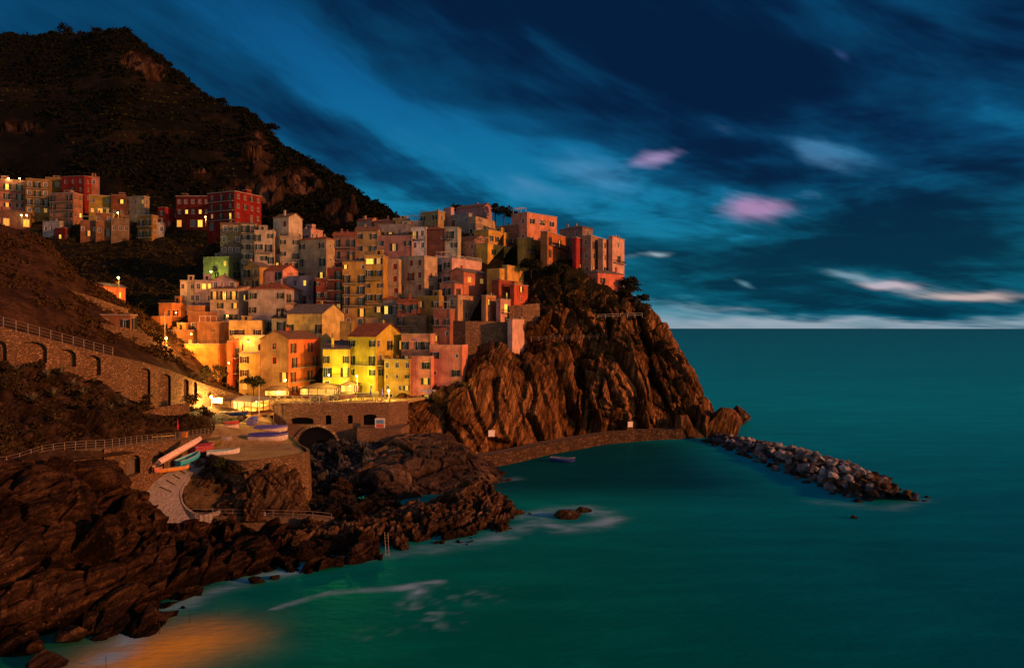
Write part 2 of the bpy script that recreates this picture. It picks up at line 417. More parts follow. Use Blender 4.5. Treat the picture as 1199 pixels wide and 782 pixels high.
# ------------------------------------------------------------------ sea
def polydist(pts, line):
    d = np.full(len(pts), 1e9); line = np.asarray(line)[:, :2]
    for a, b in zip(line[:-1], line[1:]):
        ab = b - a; t = np.clip(((pts - a) @ ab) / (ab @ ab + 1e-9), 0, 1)
        d = np.minimum(d, np.linalg.norm(pts - (a + t[:, None] * ab), axis=1))
    return d
def sea():
    xs = np.r_[-20000, -4000, -900, -300, np.arange(-110, 120, .75), 140, 200, 300, 600, 1500, 5000, 20000]
    ys = np.r_[20, 40, np.arange(60, 270, .75), 290, 330, 400, 520, 700, 1000, 1600, 3000, 6000, 12000, 24000, 48000]
    gx, gy = np.meshgrid(xs, ys); g = np.stack([gx, gy, np.zeros_like(gx)], -1)
    p = g.reshape(-1, 3)[:, :2]; p3 = g.reshape(-1, 3)
    warp = np.stack([fbm(p3 / 4.0, 4, 3), fbm(p3 / 4.0, 4, 8)], 1) * 1.6
    q = p + warp
    foam = np.zeros(len(p))
    def streak(uvs, w, a, sharp=1.0):
        nonlocal foam
        line = [G(u, v) for u, v in uvs]
        foam = np.maximum(foam, a * np.exp(-(polydist(q, line) / w) ** 2 * sharp))
    streak([(110, 790), (160, 738), (200, 712), (262, 688), (330, 670), (385, 657)], 1.9, .62)
    streak([(385, 656), (450, 650), (520, 640), (560, 634), (606, 622), (636, 604)], 2.2, .55)
    streak([(510, 640), (600, 628)], 1.5, .45)
    streak([(640, 612), (665, 618), (700, 614), (716, 603), (690, 596), (650, 596), (620, 604)], 2.4, .75)
    streak([(655, 622), (700, 612)], 1.8, .5)
    streak([(586, 562), (606, 560)], 1.6, .35)
    streak([(1000, 592), (1050, 596), (1078, 585)], 2.0, .28)
    streak([(960, 588), (1010, 592)], 2.5, .22)
    streak([(815, 469), (838, 471)], 2.2, .7)
    streak([(870, 485), (895, 488)], 2.5, .3)
    # a broken wave and its wake in the cove
    w1 = [G(*k) for k in ((320, 712), (352, 703), (385, 694), (430, 690), (470, 688), (512, 682))]
    along = np.clip((p[:, 0] - w1[0][0]) / (w1[-1][0] - w1[0][0]), 0, 1)
    wid = .55 + .75 * along
    foam = np.maximum(foam, .85 * np.exp(-(polydist(p + warp * .3, w1) / wid) ** 4))
    w2 = [G(*k) for k in ((508, 684), (494, 690), (484, 699))]
    foam = np.maximum(foam, .8 * np.exp(-(polydist(p + warp * .35, w2) / 1.0) ** 2))
    spk = np.clip(fbm(p3 / 1.1, 4, 21) * 3 - .25, 0, 1)
    for uvs, w, a in (([(484, 700), (492, 716), (520, 728)], 2.2, .55), ([(500, 692), (535, 700), (570, 694)], 2.6, .38), ([(440, 742), (480, 732)], 2.0, .2)):
        foam = np.maximum(foam, a * spk * np.exp(-(polydist(q, [G(*k) for k in uvs]) / w) ** 2))
    foam *= np.clip(.78 + 1.3 * fbm(p3 / np.array([3.6, 1.5, 1]), 5, 5, .6), .1, 1.4)
    # orange lamp glow lying on the water, painted into the sea colour
    glow_mask = np.exp(-(polydist(q, [G(165, 772), G(225, 752)]) / 5.8) ** 2)
    m, nt, b = mat_new('sea_water')
    w = coord(nt, 'World'); x, y, z = sep(nt, w)
    fo = nt.nodes.new('ShaderNodeAttribute'); fo.attribute_name = 'foam'; fo = X(nt, fo.outputs['Fac'])
    sh = nt.nodes.new('ShaderNodeAttribute'); sh.attribute_name = 'painted_glow'; sh = X(nt, sh.outputs['Fac'])
    n1 = noise(nt, vmul(nt, w, (.010, .022, 1)), 1.0, 5, .6, .6)
    n2 = noise(nt, vmul(nt, w, (.05, .16, 1)), 1.0, 4, .6, .4)
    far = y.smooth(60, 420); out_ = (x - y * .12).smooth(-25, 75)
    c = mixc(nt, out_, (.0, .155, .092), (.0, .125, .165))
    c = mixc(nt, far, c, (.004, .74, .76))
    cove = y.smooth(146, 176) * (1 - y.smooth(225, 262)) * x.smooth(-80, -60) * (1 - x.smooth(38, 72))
    c = mixc(nt, cove * .95, c, mulc(nt, c, .10))  # dark cliff reflection, painted into the cove and inlet water
    c = mixc(nt, (n1 - .42) * 1.6, c, mulc(nt, c, .5)); c = mixc(nt, (n2 - .45) * 1.8, c, mulc(nt, c, 1.7))
    c = mixc(nt, sh * .9, c, (1.0, .46, .02))  # orange glow of an unseen lamp, put into the water colour
    c = mixc(nt, fo.clamp(), c, (.26, .50, .60))
    h = noise(nt, vmul(nt, w, (.5, 1.1, 1)), 1.0, 5, .6) + noise(nt, vmul(nt, w, (.06, .14, 1)), 1.0, 4, .55) * 2.0
    bp = bump(nt, h, .35, .35)
    nt.nodes.remove(b); df = nt.nodes.new('ShaderNodeBsdfDiffuse'); gl = nt.nodes.new('ShaderNodeBsdfAnisotropic'); mx = nt.nodes.new('ShaderNodeMixShader'); fr = nt.nodes.new('ShaderNodeFresnel')
    fr.inputs['IOR'].default_value = 1.33; gl.inputs['Color'].default_value = (.03, .44, .50, 1); gl.inputs['Roughness'].default_value = .42
    for q in (df, gl, fr): nt.links.new(bp.s, q.inputs['Normal'])
    nt.links.new(c.s, df.inputs['Color']); nt.links.new((X(nt, fr.outputs[0]) * (1 - fo.clamp()) * 1.05).s, mx.inputs[0])
    nt.links.new(df.outputs[0], mx.inputs[1]); nt.links.new(gl.outputs[0], mx.inputs[2]); nt.links.new(mx.outputs[0], nt.nodes['Material Output'].inputs['Surface'])
    o = link('sea', grid_mesh('sea', g, m, True, {'foam': foam, 'painted_glow': glow_mask})); tag(o, kind='structure')
sea()
# ------------------------------------------------------------------ rock and soil
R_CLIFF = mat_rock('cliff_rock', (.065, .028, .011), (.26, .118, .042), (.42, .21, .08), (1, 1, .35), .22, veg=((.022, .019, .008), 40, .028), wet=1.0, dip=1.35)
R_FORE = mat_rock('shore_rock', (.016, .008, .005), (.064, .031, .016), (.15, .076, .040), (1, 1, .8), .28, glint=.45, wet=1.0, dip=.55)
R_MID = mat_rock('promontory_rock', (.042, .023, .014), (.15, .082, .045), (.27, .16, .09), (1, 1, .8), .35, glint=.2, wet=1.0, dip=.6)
M_SOIL = mat_rock('hill_soil', (.006, .005, .003), (.014, .011, .005), (.035, .022, .011), (1, 1, 1), .06, soil=True)
M_HILL = mat_rock('mountain_side', (.002, .002, .0012), (.004, .004, .002), (.016, .011, .007), (1, 1, 1), .022, soil=True)
def _crags():
    nt = M_HILL.node_tree; b = nt.nodes['Principled BSDF']; old = X(nt, b.inputs['Base Color'].links[0].from_socket); w = coord(nt, 'World')
    a = nt.nodes.new('ShaderNodeAttribute'); a.attribute_name = 'rocky'; n = noise(nt, vmul(nt, w, (1, 1, .4)), .12, 6, .7)
    put(nt, b, 'Base Color', mixc(nt, X(nt, a.outputs['Fac']), old, ramp(nt, n, [(.38, (.004, .003, .002)), (.5, (.026, .014, .009)), (.62, (.075, .042, .027))])))
_crags()
def structure(name, me): return tag(link(name, me), kind='structure')
# the headland: contours from the left end round to the back on the right
hl = rows(
    [(440, 565, 196), (560, 556, 203), (600, 552, 207), (650, 543, 219), (700, 534, 232), (750, 528, 241), (800, 526, 246), (834, 526, 247), (838, 520, 262), (815, 510, 290)],
    [(440, 530, 200), (560, 528, 205), (600, 527, 209), (650, 522, 221), (700, 517, 234), (750, 511, 243), (800, 509, 248), (829, 510, 249), (831, 505, 262), (806, 500, 290)],
    [(440, 508, 202), (506, 500, 204), (570, 484, 210), (640, 482, 223), (684, 478, 240), (705, 477, 237), (750, 474, 245), (800, 470, 250), (820, 470, 253), (818, 470, 264), (796, 465, 290)],
    [(440, 492, 205), (514, 482, 207), (556, 444, 212), (640, 446, 227), (683, 445, 244), (706, 440, 241), (750, 438, 249), (795, 436, 253), (808, 440, 257), (805, 440, 268), (784, 440, 290)],
    [(440, 480, 212), (544, 446, 214), (575, 410, 220), (612, 421, 227), (640, 416, 233), (684, 422, 246), (710, 415, 247), (750, 410, 253), (785, 408, 257), (793, 410, 260), (790, 412, 270), (772, 415, 290)],
    [(440, 440, 232), (540, 418, 234), (604, 417, 238), (650, 398, 244), (690, 394, 250), (720, 388, 253), (752, 378, 258), (771, 378, 261), (776, 380, 264), (772, 384, 274), (756, 395, 292)],
    [(440, 425, 246), (545, 402, 248), (600, 398, 252), (630, 362, 252), (685, 364, 254), (715, 360, 257), (742, 354, 261), (757, 356, 264), (762, 360, 268), (756, 365, 277), (740, 385, 294)],
    [(440, 385, 266), (550, 372, 264), (600, 350, 264), (635, 318, 264), (688, 324, 265), (712, 336, 268), (730, 352, 270), (745, 354, 272), (748, 356, 276), (744, 362, 284), (728, 382, 298)],
    [(440, 330, 285), (550, 322, 280), (600, 318, 276), (640, 312, 272), (688, 320, 272), (705, 328, 274), (722, 346, 275), (738, 352, 276), (741, 356, 280), (737, 362, 288), (722, 382, 300)],
    [(440, 285, 305), (550, 282, 300), (600, 285, 292), (640, 300, 282), (680, 310, 280), (700, 318, 280), (715, 332, 282), (728, 342, 284), (732, 350, 288), (726, 362, 294), (716, 380, 304)],
    [(440, 290, 330), (550, 285, 325), (600, 290, 320), (640, 310, 315), (680, 330, 312), (700, 340, 312), (710, 350, 312), (716, 355, 312), (716, 362, 314), (712, 370, 316), (706, 390, 320)])
for r_, k_ in ((0, 5.5), (1, 5.0), (2, 2.0)):
    for i_ in range(2, 7): hl[r_][i_] = hl[r_][i_] + np.array([-.35 * k_, .9 * k_, 0])
g = loft(hl, 300, 270)
zz = g[:, :, 2]
uu = CX + g[:, :, 0] / g[:, :, 1] * F
slab = np.clip((690 - uu) / 30, 0, 1) * np.clip((34 - zz) / 8, 0, 1)      # the smooth slabs on the left half
msk = np.clip((58 - zz) / 18, .12, 1) * (1 - .45 * slab)
g = rockify(g, 2.8, 18, 3.0, (9, 9, 34), (.3, .05), 1.25, .45, 5, msk, .42)
structure('headland_cliff', grid_mesh('headland_cliff', g, R_CLIFF, False))
HEAD = g
# the village slope, terraced, from the harbour up to the skyline
VT = [200, 250, 300, 350, 400, 470]; VY = [325, 300, 275, 252, 235, 212]
LT = [205, 230, 250, 265, 285, 300, 350, 400, 470]; LY = [356, 348, 338, 330, 312, 300, 256, 235, 212]
def ymap(v, u=400):
    c = float(np.interp(v, VT, VY))
    if v < 350 and u < 300: l = float(np.interp(v, LT, LY)); k = min(1, (300 - u) / 50); return c * (1 - k) + l * k
    return c
us = [-120, -60, 0, 60, 120, 180, 240, 270, 330, 400, 470, 540, 590]
def vrow(v, dz=2.0, vs=None):
    r = []
    for i, u in enumerate(us):
        vv = v if vs is None else vs[i]
        if v > 390 and u > 440: u = 440 + (u - 440) * (.28 if v > 420 else .6)
        p = P(u, vv, ymap(vv, u)); p[2] -= dz; r.append(p)
    return r
vl = [[p + np.array([0, -3, -14]) for p in vrow(478)], vrow(474), vrow(440), vrow(405), vrow(370), vrow(340), vrow(310),
      vrow(0, 2, [282, 282, 282, 284, 284, 282, 285, 292, 290, 288, 284, 282, 282]),
      vrow(0, 2, [255, 255, 252, 252, 254, 258, 262, 284, 280, 274, 268, 268, 268])]
back = []
for i, p in enumerate(vl[-1]): back.append(p + np.array([0, 30, 6 if us[i] < 260 else -12]))
vl.append(back)
g = loft(vl, 200, 150)
g[:, :, 2] += .8 * fbm(g.reshape(-1, 3) / 9.0, 4, 11).reshape(g.shape[:2])
structure('village_slope', grid_mesh('village_slope', g, M_SOIL)); VILLAGE = g
# the mountain behind
ridge_px = [(-170, 52), (-60, 46), (0, 43), (50, 45), (90, 42), (115, 39), (146, 40), (165, 56), (192, 78), (215, 94), (238, 113), (261, 127), (288, 136), (309, 156), (322, 172), (358, 195), (390, 219), (412, 238), (438, 260), (462, 282)]
ridge = [P(u, v, 640 - 150 * max(0, (u - 100) / 375)) for u, v in ridge_px]
foot = [P(u, 292, 335 + .05 * max(u, 0)) for u in np.linspace(-170, 500, 20)]
R_ = resample(ridge, 40); F_ = resample(foot, 40)
hr = []
for t, bulge in ((0, 0), (.12, -2), (.3, -6), (.5, 0), (.7, 8), (.87, 10), (1, 0)):
    r = F_ * (1 - t) + R_ * t; r[:, 2] += bulge; hr.append(list(r))
bk = R_.copy(); bk[:, 1] += 120; bk[:, 2] -= 60; hr.append(list(bk))
g = loft(hr, 320, 260)
p = g.reshape(-1, 3)
g = g + grid_normals(g) * (7 * fbm(p / 60, 5, 31) * np.clip((p[:, 1] - 340) / 60, 0, 1)).reshape(g.shape[:2])[:, :, None] * .8
zt = g[:, :, 2]; uu = CX + g[:, :, 0] / g[:, :, 1] * F
# dry-stone terraces on the lower left flank
terr = np.clip((300 - uu) / 60, 0, 1) * np.clip((215 - zt) / 30, 0, 1)
st = 5.5 + 0 * zt; zw = zt + 2.2 * vnoise(p / 45, 77).reshape(zt.shape)
fr = zw / st - np.floor(zw / st)
g[:, :, 2] = zt + terr * st * (np.clip((fr - .55) / .4, 0, 1) - fr) * .9
vv = CY - (g[:, :, 2] - CAMZ) / g[:, :, 1] * F
rk = np.zeros(zt.shape)
for u_, v_, su_, sv_ in ((300, 185, 26, 34), (318, 225, 30, 30), (280, 222, 26, 14), (160, 72, 26, 16), (182, 86, 22, 14), (350, 215, 30, 26), (395, 250, 30, 20), (25, 150, 40, 9), (240, 205, 30, 8)):
    rk = np.maximum(rk, np.exp(-((uu - u_) / su_) ** 2 - ((vv - v_) / sv_) ** 2))
rk = np.clip((rk + .45 * fbm(g.reshape(-1, 3) / 18.0, 4, 66).reshape(rk.shape) - .52) * 3, 0, 1)
g = rockify(g, 3, 30, 5.0, (12, 12, 26), (.2, .1), 3.0, 1.2, 97, rk)
structure('mountain', grid_mesh('mountain', g, M_HILL, True, {'rocky': rk})); HILL = g; HILL_ROCK = rk
HILL_TERR = terr
# the near spur above the footpath, on the left
sp = rows(
    [(-120, 390, 130.5), (0, 408, 131), (60, 421, 140), (130, 440, 152), (170, 449, 163), (200, 456, 173), (250, 468, 191), (292, 478, 204)],
    [(-120, 365, 129.3), (0, 383.5, 130.3), (60, 399, 139.3), (130, 417.5, 151.3), (170, 426.5, 162.3), (200, 435.5, 172.3), (250, 456, 191), (292, 468, 203.5)],
    [(-120, 364, 132), (0, 382, 133), (60, 397.5, 142), (130, 416, 154), (170, 425, 165), (200, 434, 175), (250, 455, 194), (292, 467, 206)],
    [(-120, 330, 145), (0, 346, 145), (60, 362, 155), (110, 375, 170), (160, 393, 190), (215, 425, 205), (262, 450, 214)],
    [(-120, 280, 175), (0, 305, 175), (50, 325, 180), (100, 352, 190), (150, 372, 205), (200, 405, 214), (250, 440, 220)],
    [(-120, 250, 205), (0, 264, 205), (45, 278, 206), (78, 312, 210), (112, 338, 216), (160, 366, 222), (215, 402, 228)],
    [(-120, 260, 225), (0, 280, 225), (45, 300, 225), (78, 335, 226), (112, 360, 230), (160, 385, 234), (215, 410, 238)],
    [(-120, 330, 250), (0, 350, 250), (45, 370, 250), (78, 400, 250), (112, 420, 250), (160, 430, 250), (215, 440, 250)])
for r_ in range(3):
    for i_ in range(len(sp[r_])): sp[r_][i_] = sp[r_][i_] + np.array([-.9, 2.1, 0])
g = loft(sp, 160, 130)
k = np.clip((np.arange(130) - 9) / 12, 0, 1)[:, None]
g[:, :, 2] += k * 1.5 * fbm(g.reshape(-1, 3) / 9, 5, 61).reshape(g.shape[:2])
M_SPUR = mat_rock('spur_soil', (.018, .009, .005), (.045, .022, .011), (.10, .05, .026), (1, 1, 1), .15, soil=True)
structure('spur_hillside', grid_mesh('spur_hillside', g, M_SPUR)); SPUR = g
# the bank between the arcaded wall and the lower walkway
bk_ = rows(
    [(-120, 560, 90), (0, 556, 94), (50, 542, 102), (130, 534, 117), (200, 524, 141), (252, 518, 162), (290, 500, 186)],
    [(-120, 545, 92), (0, 543, 97), (50, 529, 105), (130, 520, 120), (200, 513, 143), (252, 507, 164), (290, 492, 188)],
    [(-120, 500, 101), (0, 500, 106), (50, 498, 112), (130, 495, 125), (200, 494, 147), (240, 488, 170), (285, 484, 192)],
    [(-120, 450, 115), (0, 455, 118), (50, 462, 125), (130, 476, 136), (200, 489, 158), (240, 484, 178), (285, 482, 196)],
    [(-120, 416, 128.7), (0, 426, 129.3), (60, 434, 138), (130, 456, 150), (170, 480, 160), (200, 482, 170), (245, 476, 186), (285, 480, 202)],
    [(-120, 440, 140), (0, 448, 140), (60, 456, 146), (130, 478, 158), (200, 492, 174), (245, 488, 190), (285, 488, 205)])
g = loft(bk_, 200, 110)
mk = np.clip(np.minimum(np.arange(110) / 10 - .9, (109 - np.arange(110)) / 20), 0, 1)[:, None] * np.ones((1, 200)) * np.clip((170 - g[:, :, 1]) / 30, 0, 1)
g = rockify(g, 1.2, 9, 1.1, (4, 4, 3), (.5, 0), .5, .35, 71, mk)
structure('wooded_bank', grid_mesh('wooded_bank', g, mat_rock('bank_earth', (.020, .010, .006), (.06, .033, .018), (.15, .085, .045), (1, 1, 1), .25))); BANK = g
# the near shore: from below the water up to the lower walkway
fg = rows(
    [(-260, 900, 72), (-60, 880, 74), (40, 830, 77), (110, 800, 79), (170, 755, 86), (240, 712, 101), (330, 690, 108), (390, 676, 113), (440, 670, 117)],
    [(-260, 800, 74), (-60, 790, 78), (50, 768, 82), (118, 766, 83), (185, 720, 95), (250, 691, 104), (330, 673, 110), (385, 659, 115), (440, 655, 119)],
    [(-260, 700, 76), (-60, 700, 83), (30, 705, 86), (110, 690, 90), (175, 672, 100), (250, 658, 109), (330, 645, 115), (385, 638, 120), (440, 640, 124)],
    [(-260, 620, 80), (-60, 628, 87), (30, 628, 91), (110, 626, 98), (175, 634, 109), (250, 637, 119), (330, 634, 125), (385, 630, 129), (440, 632, 133)],
    [(-260, 570, 84), (-60, 572, 90), (20, 566, 95), (80, 560, 104), (135, 575, 113), (165, 606, 124), (250, 616, 130), (330, 617, 132), (385, 619, 134), (440, 625, 137)],
    [(-260, 552, 88), (-60, 550, 92), (10, 545, 97), (60, 530, 105), (115, 528, 116), (152, 566, 121), (180, 608, 129), (250, 616, 132), (330, 617, 134), (385, 619, 137), (440, 627, 141)],
    [(-260, 550, 96), (-60, 560, 98), (10, 555, 102), (60, 545, 110), (115, 545, 122), (160, 580, 128), (190, 614, 134), (250, 622, 138), (330, 620, 140), (385, 625, 143), (440, 632, 146)])
g = loft(fg, 380, 220)
j = np.arange(220)[:, None]
mk = np.clip((219 - j) / 70, .0, 1) * np.ones((1, 380))
g = rockify(g, 3.2, 14, 2.3, (15, 10, 5.2), (0, .3), 1.0, .35, 23, np.clip(mk, .12, 1), .34, .55)
structure('shore_rocks', grid_mesh('shore_rocks', g, R_FORE, False)); SHORE = g
# two rock ribs that close the cove
fr = rows(
    [(330, 690, 112), (385, 672, 114), (450, 660, 117), (520, 652, 121), (590, 632, 131), (622, 618, 139), (640, 612, 150)],
    [(330, 668, 114), (385, 652, 118), (450, 645, 121), (520, 632, 127), (585, 612, 136), (608, 606, 143), (622, 604, 150)],
    [(330, 640, 119), (385, 628, 123), (450, 616, 130), (520, 603, 136), (575, 587, 143), (600, 594, 148), (618, 602, 154)],
    [(330, 626, 124), (385, 614, 131), (450, 600, 139), (510, 586, 144), (560, 568, 150), (590, 584, 155), (614, 602, 158)],
    [(330, 626, 130), (385, 614, 139), (450, 604, 148), (510, 592, 152), (560, 578, 157), (590, 592, 160), (612, 606, 162)],
    [(330, 640, 134), (385, 630, 145), (450, 622, 153), (510, 612, 160), (560, 602, 166), (590, 606, 166), (606, 610, 166)])
g = loft(fr, 260, 120)
g = rockify(g, .9, 10, 1.1, (9, 4, 1.7), (0, .4), .6, .3, 33, np.clip((g[:, :, 2] + 3) / 3, .2, 1), .4, .6)
structure('shore_rib', grid_mesh('shore_rib', g, R_MID, False))
br = rows(
    [(372, 618, 148), (410, 612, 150), (450, 606, 152), (520, 600, 155), (595, 590, 160), (628, 575, 176), (625, 560, 195)],
    [(380, 592, 153), (415, 590, 156), (450, 580, 158), (520, 574, 163), (582, 566, 169), (600, 560, 178), (602, 552, 192)],
    [(395, 572, 162), (425, 556, 166), (455, 544, 170), (510, 536, 174), (560, 542, 178), (588, 548, 182), (594, 548, 192)],
    [(405, 560, 172), (430, 540, 176), (460, 524, 179), (505, 518, 183), (545, 528, 187), (575, 542, 190), (584, 545, 196)],
    [(410, 548, 184), (435, 528, 186), (465, 515, 188), (505, 512, 191), (540, 522, 195), (566, 536, 198), (574, 540, 202)],
    [(410, 545, 194), (435, 528, 196), (465, 512, 198), (505, 508, 202), (540, 520, 206), (560, 534, 208), (566, 540, 212)])
g = loft(br, 240, 160)
g = rockify(g, 1.4, 12, 1.25, (11, 9, 7), (.3, .2), 1.0, .22, 43, np.clip((g[:, :, 2] + 3) / 3, .2, 1), .35, .4)
structure('cove_outcrop', grid_mesh('cove_outcrop', g, mat_rock('outcrop_rock', (.045, .027, .02), (.15, .092, .062), (.26, .17, .12), (1, 1, .8), .3, glint=.2, wet=1.0), False))
ar = rows(
    [(340, 575, 158), (380, 580, 160), (430, 578, 164), (470, 560, 176)],
    [(346, 556, 172), (385, 556, 172), (425, 552, 174), (460, 540, 182)],
    [(350, 540, 184), (385, 528, 184), (420, 526, 184), (455, 520, 190)],
    [(350, 532, 196), (385, 520, 196), (420, 520, 196), (455, 515, 200)],
    [(350, 532, 214), (385, 522, 214), (420, 522, 214), (455, 518, 214)])
g = loft(ar, 120, 100)
g = rockify(g, 1.2, 8, 1.1, (8, 5, 2), (0, .2), .6, .3, 53, None, .4, -.5)
structure('inlet_rock', grid_mesh('inlet_rock', g, mat_rock('inlet_rock', (.04, .036, .034), (.11, .10, .095), (.2, .185, .17), (1, 1, .8), .4, wet=1.0, dip=-.5), False))
ir = [[G(u, v, z) for u, v, z in r] for r in (((335, 625, -1.5), (385, 618, -1.2), (430, 612, -1), (480, 602, -1)), ((335, 612, .6), (380, 606, 1.0), (425, 600, .9), (470, 592, .6)),
    ((340, 592, .8), (380, 588, 1.6), (420, 584, .4), (465, 580, 1.0)), ((345, 574, .5), (385, 570, .2), (425, 568, .9), (460, 566, 1.2)), ((350, 562, -1), (385, 560, -1), (425, 558, 0), (455, 556, 0)))]
structure('inlet_ledges', grid_mesh('inlet_ledges', rockify(loft(ir, 120, 90), 1.0, 7, 1.0, (4, 4, 2.2), (0, .2), .7, .3, 57, None, .4, .5), mat_rock('wet_ledge_rock', (.010, .008, .007), (.035, .026, .02), (.07, .05, .036), (1, 1, .8), .4, wet=1.0, dip=.5), False))
# rock under the quay
qr = rows(
    [(196, 612, 131), (240, 612, 132), (300, 614, 132), (368, 612, 138), (384, 600, 150), (380, 590, 170)],
    [(206, 596, 132), (240, 600, 133), (300, 602, 133), (356, 598, 138), (366, 592, 150), (364, 580, 170)],
    [(214, 578, 134), (240, 574, 136), (290, 576, 134.5), (350, 570, 140), (360, 566, 150), (360, 560, 170)],
    [(226, 552, 141), (252, 550, 141), (290, 554, 135.8), (346, 548, 141.5), (356, 548, 150), (358, 545, 170)],
    [(236, 545, 150), (262, 540, 150), (290, 540, 150), (335, 540, 150), (346, 540, 156), (350, 538, 170)])
g = loft(qr, 190, 110)
g = rockify(g, .8, 7, 1.3, (5, 5, 10), (.3, 0), 1.0, .25, 63, None, .3)
structure('quay_rock', grid_mesh('quay_rock', g, mat_rock('quay_rock', (.04, .022, .012), (.12, .068, .036), (.21, .125, .065), (1, 1, .5), .35, dip=1.2), False))
# ------------------------------------------------------------------ loose boulders
def boulder_mesh(seed, mat, n=3):
    bm = bmesh.new(); bmesh.ops.create_icosphere(bm, subdivisions=n, radius=1.0)
    v = np.array([x.co[:] for x in bm.verts]); rr = np.random.default_rng(seed)
    for _ in range(17):                                   # split planes
        d = rr.normal(size=3); d /= np.linalg.norm(d); h = rr.uniform(.42, .80)
        e = v @ d - h; v -= np.where(e > 0, e, 0)[:, None] * d * .93
    v += v * (fbm(v * 2.3 + seed, 4, seed)[:, None] * .12)
    for x, c in zip(bm.verts, v): x.co = c
    me = bpy.data.meshes.new('boulder'); bm.to_mesh(me); bm.free(); me.materials.append(mat); return me
def boulder(name, me, loc, size, rot, label, group=None, cat='boulder'):
    o = link(name, me, None, loc); o.scale = size; o.rotation_euler = rot
    return tag(o, label, cat, group)
R_PALE = mat_rock('pale_boulder', (.17, .16, .17), (.42, .39, .39), (.64, .60, .60), (1, 1, 1), .5)
R_GREY = mat_rock('grey_boulder', (.05, .047, .05), (.15, .14, .145), (.32, .30, .30), (1, 1, 1), .5)
R_BRWN = mat_rock('brown_boulder', (.04, .024, .012), (.10, .062, .03), (.18, .11, .055), (1, 1, 1), .5, wet=1.0)
BM = {k: [boulder_mesh(100 * i + j, m) for j in range(6)] for i, (k, m) in enumerate((('pale', R_PALE), ('grey', R_GREY), ('brown', R_BRWN)))}
axis = [P(840, 512, 240), P(880, 524, 225), P(930, 540, 203), P(985, 560, 178), P(1022, 576, 162), P(1044, 583, 155)]
ax = resample(axis, 60)
rb = random.Random(5); n_b = 0
for i in range(60):
    c = ax[i]; tt = i / 59; half = 5.2 + 3.4 * math.sin(tt * math.pi) + 1.0 * tt
    dr = ax[min(i + 1, 59)] - ax[max(i - 1, 0)]; dr /= np.linalg.norm(dr); sd_ = np.array([dr[1], -dr[0], 0])
    for k in range(5):
        s = (k - 2) / 2 + rb.uniform(-.22, .22); hgt = max(0, 1 - abs(s) ** 1.6)
        r = rb.uniform(.75, 1.55) * (1.0 if i < 52 else .85) * (1.25 if rb.random() < .18 else 1)
        top = (1.5 + 1.6 * math.sin(min(1, tt * 1.25) * math.pi * .55)) * hgt
        loc = c + sd_ * s * half + dr * rb.uniform(-.6, .6); loc[2] = top - .15 + rb.uniform(-.35, .45)
        z = loc[2]
        kind = 'brown' if (z < .25 or (tt > .82 and rb.random() < .5)) else ('pale' if rb.random() < (.62 if .12 < tt < .85 else .3) and z > 1.3 else 'grey')
        lab = {'brown': 'wet brown boulder low along the water edge of the rubble breakwater', 'pale': 'pale flat sided boulder on top of the rubble breakwater',
               'grey': 'dark grey boulder heaped in the body of the rubble breakwater'}[kind]
        boulder('boulder', BM[kind][rb.randrange(6)], loc, (r * rb.uniform(.9, 1.35), r * rb.uniform(.8, 1.2), r * rb.uniform(.6, .9)),
                (rb.uniform(-.5, .5), rb.uniform(-.5, .5), rb.uniform(0, 6.28)), lab, kind + ' boulders of the breakwater'); n_b += 1
# core under the boulders so no water shows between them
core = []
for off, h in ((-1.1, -1.2), (-.6, .8), (0, 1.9), (.6, .7), (1.1, -1.2)):
    core.append([c + np.array([d[1], -d[0], 0]) * off * 6.2 + np.array([0, 0, h - c[2]]) for c, d in zip(ax, [(lambda q: q / np.linalg.norm(q))(ax[min(i + 1, 59)] - ax[max(i - 1, 0)]) for i in range(60)])])
structure('breakwater_rubble', grid_mesh('breakwater_rubble', rockify(loft(core, 90, 20), .5, 4, .6, (1.6, 1.6, 1.6), (0, 0), .3, .2, 81), R_GREY))
BIG = [boulder_mesh(900 + j, R_MID, 5) for j in range(4)]
BIGC = [boulder_mesh(950 + j, R_CLIFF, 5) for j in range(3)]
def rock(u, v, Y, s, label, me, rot=0.0, cat='rock', name='sea_rock'):
    boulder(name, me, P(u, v, Y), s, (.15, .1, rot), label, None, cat)
rock(846, 498, 249, (7.5, 6.5, 9.5), 'tall reddish brown rock stack at the root of the breakwater', BIGC[0], .4)
rock(824, 503, 249, (5.5, 5.0, 8.5), 'dark rock buttress leaning against the seaward end of the cliff', BIGC[1], 1.4)
rock(864, 488, 282, (6.5, 4.5, 4.2), 'low black rock in the open sea behind the rock stack', BIG[1], .8)
rock(800, 500, 246, (4.5, 3.5, 5.5), 'dark broken rock at the cliff foot left of the buttress', BIGC[2], 2.4)
rock(664, 607, 142, (3.6, 3.2, 3.0), 'rounded brown rock awash in white surf', BIG[0], .3)
rock(686, 601, 147, (2.2, 2.0, 1.5), 'small rock in the surf just right of the rounded brown rock', BIG[2], 1.3)
rock(372, 590, 149, (4.2, 3.0, 2.1), 'flat dark rock in the inlet below the quay corner', BIG[3], .5)
rock(398, 572, 160, (3.0, 2.6, 2.6), 'upright brown boulder in the inlet in front of the outcrop', BIG[1], 2.0)
rock(300, 680, 105.5, (1.5, .9, .6), 'small flat rock in the foam close under the near shore', BIG[2], .2)
rock(322, 676, 107, (1.1, .7, .5), 'smallest flat rock in the foam off the near shore', BIG[0], .9)
rock(222, 690, 101.5, (2.8, 1.6, 1.0), 'low dark ledge in the foam left of the flat rocks', BIG[3], 2.7)
rock(60, 778, 80.5, (3.4, 2.6, 1.6), 'brown boulder in the bottom left corner at the water', BIG[1], .2)
